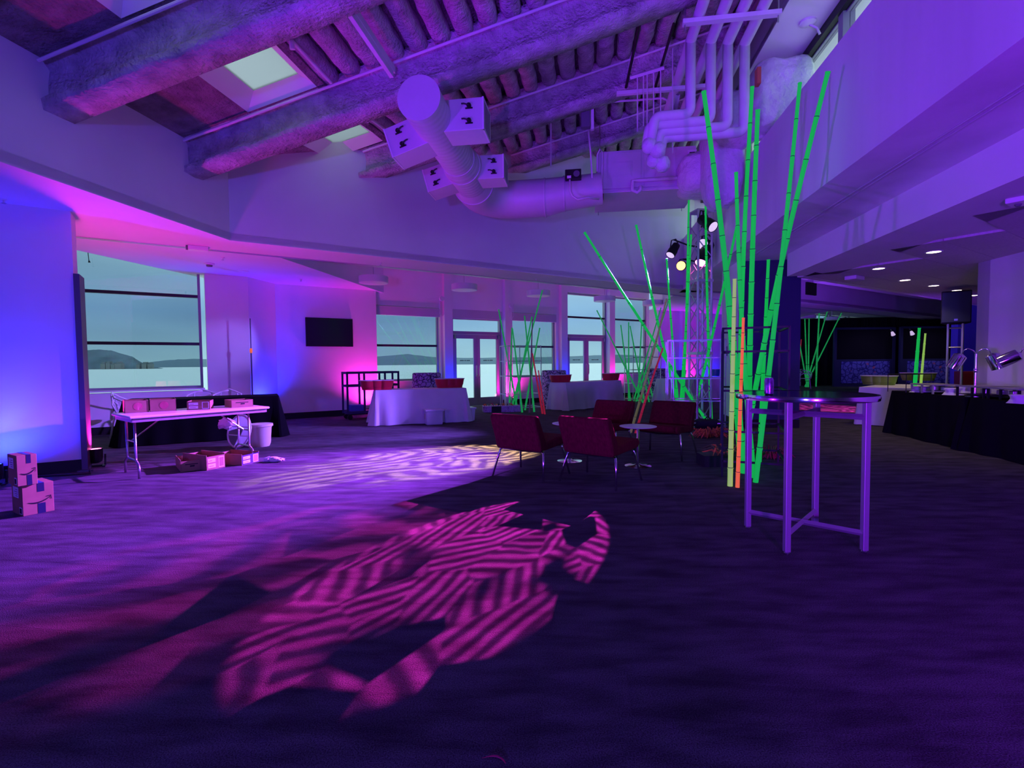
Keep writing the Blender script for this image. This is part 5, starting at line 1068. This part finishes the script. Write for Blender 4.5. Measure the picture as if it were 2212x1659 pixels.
# second display in the purple-lit cage beside the truss
cage('wire cage with tall bamboo between the lounge chairs and the lighting truss', (3.62, 10.0), R(-14), 1.05, .6, (.12, .55, .98, 1.38, 1.72), 'alu', .010, extra_x=(-.42,))
GS = 'bamboo poles of the cage beside the truss'
for (b0, t0, dt, r, m, bend, lab) in (
    ((1531, 916), (1262, 501), 9.2, .033, 'bamboo_green', .006, 'green bamboo pole leaning far left, its top lowest on the far wall'),
    ((1474, 912), (1374, 485), 9.6, .031, 'bamboo_green', .006, 'green bamboo pole leaning left, second from the left on the far wall'),
    ((1468, 905), (1440, 558), 9.8, .026, 'bamboo_green', .004, 'thin green bamboo pole ending below the dark spotlight'),
    ((1474, 905), (1488, 428), 9.6, .028, 'bamboo_green', -.004, 'green bamboo pole rising left of the lighting truss'),
    ((1467, 903), (1493, 506), 9.7, .026, 'bamboo_green', -.004, 'green bamboo pole crossing in front of the lighting truss'),
    ((1537, 915), (1524, 436), 9.6, .029, 'bamboo_green', .004, 'green bamboo pole rising right of the lighting truss'),
    ((1494, 908), (1592, 487), 8.3, .031, 'bamboo_green', -.004, 'green bamboo pole leaning right behind the foreground display'),
    ((1362, 935), (1440, 645), 9.9, .024, 'bamboo_olive', .01, 'olive bamboo pole leaning between two lounge chairs'),
    ((1373, 936), (1432, 752), 9.8, .024, 'bamboo_red', -.01, 'red bamboo pole leaning between two lounge chairs')):
    pole_px(lab, b0, t0, dt, r, m, bend, GS)
# far display before the tall window
c_ = Z(1383, 866); cage('small far cage of bamboo in front of the tall window', (c_.x, c_.y-.3), R(20), 1.05, .5, (.1, .62, 1.05, 1.45, 1.8), 'alu', .010)
ORD = 'first from the left,third from the left,fourth from the left,fifth from the left,sixth from the left,second from the right,rightmost,shorter left of the pair,shorter right of the pair'.split(',')
for (b0, t0) in (((1389, 870), (1289, 670)), ((1362, 868), (1341, 702)), ((1358, 867), (1358, 696)), ((1392, 868), (1361, 704)), ((1378, 866), (1386, 698)), ((1368, 868), (1428, 664)), ((1374, 867), (1444, 650)), ((1402, 868), (1388, 800)), ((1412, 866), (1395, 800))):
    pole_px('thin green bamboo of the small far cage, %s by its top' % ORD.pop(0), b0, t0, 15.6, .026, 'bamboo_far', .0, 'bamboo of the small far cage', joint=None)
# display by the near glass doors
c_ = Z(1125, 884); cage('pale wire cage of bamboo between the two pairs of glass doors', (c_.x, c_.y-.15), R(24), 1.0, .55, (.08, .45, .95, 1.36, 1.78), 'alu', .010, extra_x=(-.15,))
ORD = 'leftmost,second from the left,third from the left,fourth from the left,third from the right,rightmost,second from the right'.split(',')
for (b0, t0, m) in (((1118, 885), (1077, 668), 'bamboo_far'), ((1101, 878), (1106, 708), 'bamboo_far'), ((1128, 891), (1107, 710), 'bamboo_far'), ((1154, 890), (1133, 682), 'bamboo_far'), ((1112, 882), (1149, 684), 'bamboo_far'), ((1105, 884), (1172, 626), 'bamboo_far'), ((1134, 886), (1166, 708), 'bamboo_far')):
    pole_px('green bamboo of the cage between the doors, %s by its top' % ORD.pop(0), b0, t0, 13.6, .027, m, .003, 'bamboo of the pale cage', joint=None)
pole_px('brownish thin bamboo pole in the pale cage by the near glass doors', (1144, 892), (1150, 690), 13.4, .022, 'bamboo_brown', 0, None, None)
pole_px('red bamboo pole leaning on the pale cage, longer of the pair', (1172, 894), (1150, 763), 13.1, .026, 'bamboo_red', 0, None, None); pole_px('red bamboo pole leaning on the pale cage, shorter of the pair', (1177, 895), (1163, 800), 13.0, .024, 'bamboo_red', 0, None, None)
# stage-side display
c_ = Z(1745, 837); cage('small dark cage of bamboo at the far stage drape', (c_.x, c_.y+.4), 0, .8, .6, (.3, .7, 1.1, 1.5), 'black', .012)
ORD = 'thickest at the column,second from the left,third from the left,fourth from the left,second from the right,rightmost,shortest leaning left'.split(',')
for (b0, t0, r) in (((1724, 838), (1722, 672), .06), ((1744, 836), (1738, 672), .035), ((1746, 836), (1748, 671), .035), ((1762, 835), (1770, 671), .045), ((1740, 836), (1787, 673), .035), ((1739, 835), (1818, 676), .035), ((1744, 836), (1722, 712), .035)):
    pole_px('pale green bamboo before the stage drape, %s by its top' % ORD.pop(0), b0, t0, 23.6, r, 'bamboo_far', 0, 'bamboo before the stage drape', joint='node_dark', nodes=7)
pole_px('pink thin bamboo pole of the far bundle before the stage drape', (1722, 836), (1731, 733), 23.8, .03, 'bamboo_red', 0, None, None)
for (b0, t0, r, m, lab) in (((1976, 833), (1986, 708), .038, 'bamboo_green', 'thick dark green bamboo pole standing behind the thin wire frame on the buffet'), ((1989, 831), (1999, 720), .026, 'bamboo_lime', 'light green bamboo pole standing behind the buffet, right of the thick one')):
    q = Z(b0[0], b0[1], .76); bamboo(lab, (q.x, q.y, .762), at(t0[0], t0[1], q.y), r, m, 0, 'bamboo behind the buffet', None, 5)
# raffia, flower boxes at the cage feet
def raffia(lab, x, y, n, rad, hgt, ms, seed, nm='raffia_bundle', cat='raffia', boxm=None):
    rnd = random.Random(seed); q = Z(x, y); t = thing(nm, lab, cat, (q.x, q.y, 0))
    if boxm: b = MB(); b.box(-rad, rad, -.14, .14, 0, .14); b.build('box', boxm, t)
    z0 = .14 if boxm else 0
    for g, mm in enumerate(ms):
        b = MB()
        for k in range(n):
            an = rnd.uniform(0, 6.28); r0 = rnd.uniform(0, rad*.5); c0 = Vector((r0*math.cos(an), r0*math.sin(an)*.5, z0+.01)); a2 = an+rnd.uniform(-.6, .6); l = rnd.uniform(.4, 1)*rad
            c1 = c0+Vector((math.cos(a2)*l*.5, math.sin(a2)*l*.3, rnd.uniform(.3, 1)*hgt)); c2 = c1+Vector((math.cos(a2)*l*.5, math.sin(a2)*l*.3, -rnd.uniform(.0, .9)*hgt)); c2.z = max(c2.z, .006)
            b.tube([c0, c1, c2], [.006, .009, .003], 4)
        o = b.build('fronds', mm, t); o['kind'] = 'stuff'
raffia('loose orange raffia on the carpet beside the right-hand lounge chair', 1532, 944, 40, .34, .16, ('raffia', 'leaf_orange'), 3)
raffia('low dark box with orange leaves at the foot of the black cage', 1560, 1004, 12, .28, .1, ('leaf_orange', 'moss'), 5, 'leaf_box', 'flower box', 'black')
raffia('red flower cluster with moss at the right foot of the black cage', 1665, 990, 30, .24, .16, ('flower_red', 'moss'), 6, 'flower_cluster', 'flowers')
raffia('small heap of leaves at the foot of the small far cage', 1368, 866, 14, .35, .2, ('leaf_orange', 'moss'), 8, 'leaf_heap', 'leaves')
q = Z(1068, 1640); b = MB(); b.tube([(-.03, 0, .004), (-.018, .004, .004), (-.004, .006, .005), (.008, .004, .005), (.018, -.002, .004), (.024, -.01, .004), (.027, -.016, .003)], [.0006, .0012, .0026, .003, .0024, .002, .0008], 6)
tag(b.build('fallen_petal', 'flower_red', loc=(q.x, q.y, 0), rz=0), 'curled pink petal lying on the carpet at the bottom of the picture', 'petal').scale = (1.4, 1.4, 1)

# ------------------------------------------------------------------ lighting truss
qd = 10.3; qb = at(1512, 800, qd); ut = qb.dot(p_); tr = thing('lighting_truss', 'aluminium box truss tower carrying stage lights, in front of the bulkhead', 'truss', (qb.x, qb.y, 0), R(12)); HT = 4.3; hw = .15
for sx in (-1, 1):
    for sy in (-1, 1): b = MB(); b.cyl((sx*hw, sy*hw, .02), (sx*hw, sy*hw, HT), .024, n=12); b.build('chord', 'alu', tr, smooth=True)
k = 0; z = .1
while z < HT-.3:
    b = MB(); s = 1 if k % 2 else -1
    for (x0, y0, x1, y1) in ((-hw, -hw, hw, -hw), (-hw, hw, hw, hw), (-hw, -hw, -hw, hw), (hw, -hw, hw, hw)):
        a0, a1 = ((x0, y0), (x1, y1)) if s > 0 else ((x1, y1), (x0, y0)); b.cyl((a0[0], a0[1], z), (a1[0], a1[1], z+.33), .011, n=6)
    b.build('lacing', 'alu', tr); z += .33; k += 1
b = MB(); b.box(-.38, .38, -.38, .38, 0, .02); b.build('base_plate', 'steel', tr)
for z in (1.45, 2.9): b = MB(); b.box(-hw-.03, hw+.03, -hw-.03, hw+.03, z, z+.05); b.build('splice_plate', 'alu', tr)
b = MB(); b.box(-hw-.03, hw+.03, -hw-.03, hw+.03, HT, HT+.03); b.build('top_plate', 'alu', tr)
q = at(1517, 908, 10.4); t = thing('sand_bag', 'black sandbag lying at the foot of the lighting truss', 'sandbag', (qb.x-.05, qb.y-.55, 0)); lump('bag', 'sand_bag', t, (0, 0, .09), (.5, .3, .2), 3, 12, 20, .6, .1); b = MB(); b.tube([(-.08, 0, .17), (0, 0, .24), (.08, 0, .17)], .012, 6); b.build('strap', 'black', t)
def stage_light(lab, x, y, d, aim, L, r, lens, kind=0):
    q = at(x, y, d); t = thing('stage_light', lab, 'stage light', q, 0, 'stage lights on the truss'); dr = Vector(aim).normalized(); M = dr.to_track_quat('Z', 'Y').to_matrix().to_4x4()
    b = MB(); b.lathe([(r*.55, -L*.55), (r*.8, -L*.5), (r*.9, -L*.1), (r, 0), (r, L*.45), (r*.92, L*.45), (r*.92, L*.42)], 20, M=M); b.build('housing', 'black', t, smooth=True)
    b = MB(); b.lathe([(0, L*.43), (r*.9, L*.43)], 20, M=M); b.build('lens', lens, t)
    b = MB(); b.tube([M @ Vector((r*1.15, 0, 0)), M @ Vector((r*1.2, .02, -L*.3)), M @ Vector((r*.6, r*1.3, -L*.6)), M @ Vector((-r*.6, r*1.3, -L*.6)), M @ Vector((-r*1.2, .02, -L*.3)), M @ Vector((-r*1.15, 0, 0))], .012, 6); b.build('yoke', 'black', t)
    tp = Vector((qb.x, qb.y, q.z+.05))-q; b = MB(); b.tube([M @ Vector((0, r*1.3, -L*.6)), tp*.55+Vector((0, 0, .06)), tp*.9], .016, 6); b.build('clamp_arm', 'black', t)
stage_light('black par light with glowing purple lens near the top of the truss', 1518, 527, 10.4, (-.4, -1, -.25), .3, .11, 'lens_white'); stage_light('black can light pointing down and left from the truss', 1454, 541, 10.4, (-.55, -.3, -.8), .3, .095, 'lens_white')
stage_light('small stage light with glowing amber lens under the black can light', 1473, 574, 10.4, (-.6, -1, -.2), .2, .1, 'lens_warm'); stage_light('large black moving light slung across the truss', 1522, 548, 10.3, (-.5, -.4, -1), .55, .13, 'lens_mag')
stage_light('black spotlight at the very top of the truss', 1528, 482, 9.8, (.3, -.6, -.5), .4, .11, 'lens_white')

# ------------------------------------------------------------------ white tube armchairs
def armchair(lab, loc, rz, src=[None]):
    if src[0] is not None: return dup(src[0], (loc.x, loc.y, 0), rz, lab)
    t = thing('tube_armchair', lab, 'armchair', (loc.x, loc.y, 0), rz, 'white tube armchairs'); src[0] = t
    for sx in (-1, 1):
        b = MB(); b.tube([(sx*.20, .22, .46), (sx*.22, .25, .3), (sx*.25, .28, 0)], .015, 8); b.build('leg', 'white_plastic', t, smooth='all'); b = MB(); b.tube([(sx*.18, -.2, .46), (sx*.2, -.24, .3), (sx*.24, -.29, 0)], .015, 8); b.build('leg', 'white_plastic', t, smooth='all')
        b = MB(); b.tube([(sx*.24, .2, .46), (sx*.28, .14, .62), (sx*.28, -.05, .66), (sx*.25, -.2, .74), (sx*.1, -.25, .80), (0, -.255, .81)], .014, 8); b.build('arm_loop', 'white_plastic', t, smooth='all')
        b = MB(); b.tube([(sx*.2, -.18, .46), (sx*.24, -.24, .62), (sx*.12, -.26, .72), (-sx*.08, -.25, .66), (-sx*.2, -.22, .58)], .013, 8); b.build('back_loop', 'white_plastic', t, smooth='all')
    b = MB(); b.tube([(-.2, -.22, .5), (-.15, -.26, .78), (0, -.27, .84), (.15, -.26, .78), (.2, -.22, .5)], .014, 8); b.build('back_loop', 'white_plastic', t, smooth='all')
    b = MB(); b.lathe([(0, .45), (.2, .445), (.235, .455), (.235, .468), (.2, .472), (0, .465)], 24); b.build('seat', 'white_plastic', t, smooth=True); return t
armchair('white tube armchair at the left end of the black-draped table', Vector((-7.2, 9.5, 0)), R(-60)); 
q = onN(432, 845, 11.75); armchair('white tube armchair behind the black table under the window edge', Vector((q.x, q.y, 0)), R(200)); q = onN(484, 845, 11.5); armchair('white tube armchair behind the black table, nearest the thin pole', Vector((q.x, q.y, 0)), R(190)); armchair('white tube armchair far away by the stage drape', Z(1738, 839), R(150))

# ------------------------------------------------------------------ stage side
def drape(lab, q0, q1, h, m, seed):
    d = q1-q0; L = d.length; d.normalize(); rz = math.atan2(d.y, d.x); t = thing('stage_drape', lab, 'drape', (q0.x, q0.y, 0), rz); n = int(L*26); vs = []; fs = []
    for j, z in enumerate((0.01, h*.5, h)):
        for i in range(n+1): x = L*i/n; vs.append((x, .05*math.sin(x*14+seed)+.02*math.sin(x*37), z))
    for j in range(2):
        for i in range(n): fs.append((j*(n+1)+i, j*(n+1)+i+1, (j+1)*(n+1)+i+1, (j+1)*(n+1)+i))
    o = MB().add(vs, fs).build('curtain', m, t, smooth='all'); sm = o.modifiers.new('solid', 'SOLIDIFY'); sm.thickness = .012
    b = MB(); b.tube([(0, 0, h+.02), (L, 0, h+.02)], .025, 8); b.build('drape_pipe', 'black', t)
    for x in (0, L*.5, L): b = MB(); b.cyl((x, .1, 0), (x, .1, h), .025, n=8); b.build('upright', 'black', t)
drape('tall black stage drape across the far end of the right-hand hall', Vector((12.9, 25.9, 0)), Vector((22.5, 24.6, 0)), 3.36, 'drape', 0)
def backdrop(lab, x0, x1, d, src):
    q0, q1 = at(x0, 835, d), at(x1, 835, d); L = (q1-q0).length; e = (q1-q0); t = thing('photo_backdrop', lab, 'backdrop', (q0.x, q0.y, 0), math.atan2(e.y, e.x), 'framed backdrops on the stage')
    for x in (0, L): b = MB(); b.box(x-.06, x+.06, -.06, .06, 0, 2.85); b.build('frame_post', 'navy', t)
    b = MB(); b.box(0, L, -.05, .05, 2.77, 2.87); b.build('frame_header', 'navy', t); b = MB(); b.box(.06, L-.06, -.03, .03, .0, 1.32); b.build('plinth', 'navy', t); b = MB(); b.box(.3, L-.2, -.05, -.03, .16, 1.22); b.build('printed_panel', 'print_panel', t); b = MB(); b.box(.06, L-.06, 0, .02, 1.32, 2.77); b.build('dark_infill', 'drape', t)
    x = L-.2 if src else .35; b = MB(); b.tube([(x, -.06, 2.74), (x-.06, -.25, 2.62)], .025, 6); sl = b.build('spot_arm', 'alu', t); b = MB(); b.lathe([(.05, -.08), (.09, .1), (.0, .1)], 14, M=Matrix.Translation((x-.08, -.3, 2.55)) @ Matrix.Rotation(2.6, 4, 'X')); b.build('spot_head', 'lens_white', sl)
    L_ = bpy.data.lights.new('lamp_backdrop', 'SPOT'); L_.energy = 40; L_.color = (.5, .4, 1); L_.spot_size = 2.4; L_.spot_blend = 1; lo = bpy.data.objects.new('lamp_backdrop', L_); COL.objects.link(lo); lo.location = Matrix.Translation(t.location) @ Matrix.Rotation(t.rotation_euler.z, 4, 'Z') @ Vector((L/2, -1.6, 2.6)); lo.rotation_euler = (Vector(t.location)+Matrix.Rotation(t.rotation_euler.z, 3, 'Z') @ Vector((L/2, 0, .7))-Vector(lo.location)).to_track_quat('-Z', 'Y').to_euler()
backdrop('framed backdrop with blue leaf-print panel at the stage, left of the pair', 1802, 1928, 24.6, 1); backdrop('framed backdrop with blue leaf-print panel at the stage, right of the pair', 1944, 2062, 24.2, 0)
q = at(2064, 700, 11.0); t = thing('loudspeaker', 'black loudspeaker mounted on top of a slim truss stand', 'loudspeaker', (q.x, q.y, q.z), R(-40))
b = MB(); b.add([(-.25, -.22, 0), (.25, -.22, 0), (.17, .25, 0), (-.17, .25, 0), (-.25, -.22, .70), (.25, -.22, .70), (.17, .25, .70), (-.17, .25, .70)], [(3, 2, 1, 0), (0, 1, 5, 4), (1, 2, 6, 5), (2, 3, 7, 6), (3, 0, 4, 7), (4, 5, 6, 7)]); b.build('cabinet', 'black', t, bevel=.02); b = MB(); b.box(-.235, .235, -.235, -.22, .03, .67); b.build('front_grille', 'navy', t, bevel=.008); b = MB(); b.box(-.03, .03, -.24, -.235, .06, .1); b.build('badge', 'steel', t)
st = thing('speaker_truss', 'slim aluminium truss stand holding the black loudspeaker', 'truss', (q.x, q.y, 0), R(-40))
for sx in (-1, 1):
    for sy in (-1, 1): b = MB(); b.cyl((sx*.12, sy*.12, .02), (sx*.12, sy*.12, q.z), .022, n=10); b.build('chord', 'alu', st, smooth=True)
for k in range(5): b = MB(); z = .3+k*.42; b.cyl((-.12, -.12, z), (.12, -.12, z), .012, n=6); b.cyl((.12, -.12, z), (.12, .12, z+.3), .012, n=6); b.cyl((-.12, .12, z), (.12, .12, z), .012, n=6); b.build('lacing', 'alu', st)
b = MB(); b.box(-.3, .3, -.3, .3, 0, .02); b.build('base_plate', 'steel', st)
t = thing('red_cabinet', 'dark red cabinet partly hidden behind the buffet lamps', 'cabinet', at(2092, 880, 13.2).xy.to_3d(), R(-20)); b = MB(); b.box(-.25, .25, -.2, .2, .06, .98); b.build('body', 'maroon', t, bevel=.01); b = MB(); b.box(-.23, .23, -.212, -.2, .1, .94); b.build('door', 'maroon', t, bevel=.006); b = MB(); b.box(-.22, .22, -.17, .17, 0, .06); b.build('plinth', 'black', t)

# ------------------------------------------------------------------ buffet items (on the black tables)
ZB_ = .762
def HV(u, v, z=0): return HALL(u, v, z)
def heat_lamp(lab, q, rz, heads):
    t = thing('heat_lamp', lab, 'heat lamp', (q.x, q.y, ZB_), rz); b = MB(); b.lathe([(.11, 0), (.11, .01), (.02, .02)], 24); b.build('base', 'steel', t, smooth=True); b = MB(); b.cyl((0, 0, .015), (0, 0, .62), .018, n=12); b.build('post', 'chrome', t, smooth=True); b = MB(); b.lathe([(.022, .35), (.028, .36), (.028, .40), (.022, .41)], 12); b.build('collar', 'chrome', t, smooth=True)
    for sx, tl in heads:
        b = MB(); b.tube([(0, 0, .6), (sx*.03, 0, .67), (sx*.09, 0, .70), (sx*.14, 0, .67), (sx*.16, 0, .60)], .008, 8); arm = b.build('gooseneck', 'chrome', t, smooth='all')
        M = Matrix.Translation((sx*.17, 0, .60)) @ Matrix.Rotation(tl, 4, 'Y'); b = MB(); b.lathe([(.0, .03), (.03, .025), (.078, .0), (.082, -.01), (.082, -.21), (.076, -.21), (.076, -.02)], 28, M=M); b.build('lamp_shade', 'chrome', arm, smooth=True)
heat_lamp('two-headed chrome heat lamp standing on the buffet', Z(2106, 857, .762), R(-42), ((-1, .45), (1, -.35))); heat_lamp('chrome heat lamp at the right edge of the picture', Z(2238, 866, .762), R(-42), ((-1, 1.05), (1, -.5)))
def chafer(lab, q, L, W, Hh, silver, rz):
    t = thing('chafer_stand', lab, 'chafer stand', (q.x, q.y, ZB_), rz, 'chafer stands on the buffet')
    for x in (-L/2+.02, 0, L/2-.02):
        for y in (-W/2+.02, W/2-.02): b = MB(); b.box(x-.012, x+.012, y-.012, y+.012, 0, Hh); b.build('leg', silver, t)
    b = MB(); b.box(-L/2, L/2, -W/2, W/2, Hh, Hh+.02); b.build('top_panel', 'brushed', t, bevel=.003); b = MB(); b.box(-L/2+.03, L/2-.03, -W/2+.03, W/2-.03, .03, .04); b.build('shelf', silver, t)
    for k in (-1, 1): b = MB(); b.lathe([(.05, .04), (.06, .05), (.06, .10), (.05, .11), (0, .11)], 18, c=(k*L*.24, -W*.2, 0)); b.build('burner_cup', 'alu', t, smooth=True)
chafer('silver chafer stand at the far end of the buffet', Z(2018, 849, .762), .56, .4, .13, 'alu', RZ_H+math.pi/2); chafer('black chafer stand in the middle of the buffet', Z(2132, 858, .762), .62, .42, .14, 'black', RZ_H+math.pi/2); chafer('black chafer stand near the right edge of the buffet', Z(2196, 863.5, .762), .62, .42, .14, 'black', RZ_H+math.pi/2)
def riser(lab, q, r, h):
    t = thing('cloth_riser', lab, 'riser', (q.x, q.y, ZB_), 0, 'twisted cloth risers'); n = 36; vs = []; fs = []
    for j, (k, z) in enumerate(((1.15, 0), (.85, .35), (.75, .6), (.95, .95), (.9, 1.0))):
        for i in range(n): an = 2*math.pi*i/n; rr = r*k*(1+.10*math.sin(an*5+z*5)); vs.append((rr*math.cos(an), rr*math.sin(an), z*h))
    for j in range(4):
        for i in range(n): fs.append((j*n+i, j*n+(i+1) % n, (j+1)*n+(i+1) % n, (j+1)*n+i))
    fs.append(tuple(4*n+i for i in range(n))); MB().add(vs, fs).build('cloth', 'linen', t, smooth='all'); b = MB(); b.lathe([(0, 0), (r*.8, 0), (r*.8, .004)], 24, c=(0, 0, h+.001)); b.build('riser_top', 'linen', t)
q = Z(2058, 853, ZB_); riser('white twisted cloth riser in front of the silver chafer stand', q, .11, .10); q = Z(2082, 851.5, ZB_); riser('white twisted cloth riser behind the heat lamp post', q, .10, .12); q = Z(2204, 871, ZB_); riser('white twisted cloth riser at the right edge of the buffet', q, .11, .10); q = Z(1987, 847, ZB_); riser('white twisted cloth riser at the far corner of the buffet', q, .12, .09)
q0, q1 = Z(1957, 848, ZB_), Z(2011, 846, ZB_); e = q1-q0; L = e.length; t = thing('wire_frame_stand', 'thin black rectangular wire frame at the far end of the buffet', 'wire frame', (q0.x, q0.y, ZB_), math.atan2(e.y, e.x))
for y in (0, .3): 
    b = MB(); b.tube([(0, y, 0), (0, y, .3), (L, y, .3), (L, y, 0)], .007, 4); b.build('hoop', 'black', t)
b = MB(); b.tube([(0, 0, .3), (0, .3, .3)], .007, 4); b.tube([(L, 0, .3), (L, .3, .3)], .007, 4); b.build('cross_bar', 'black', t)
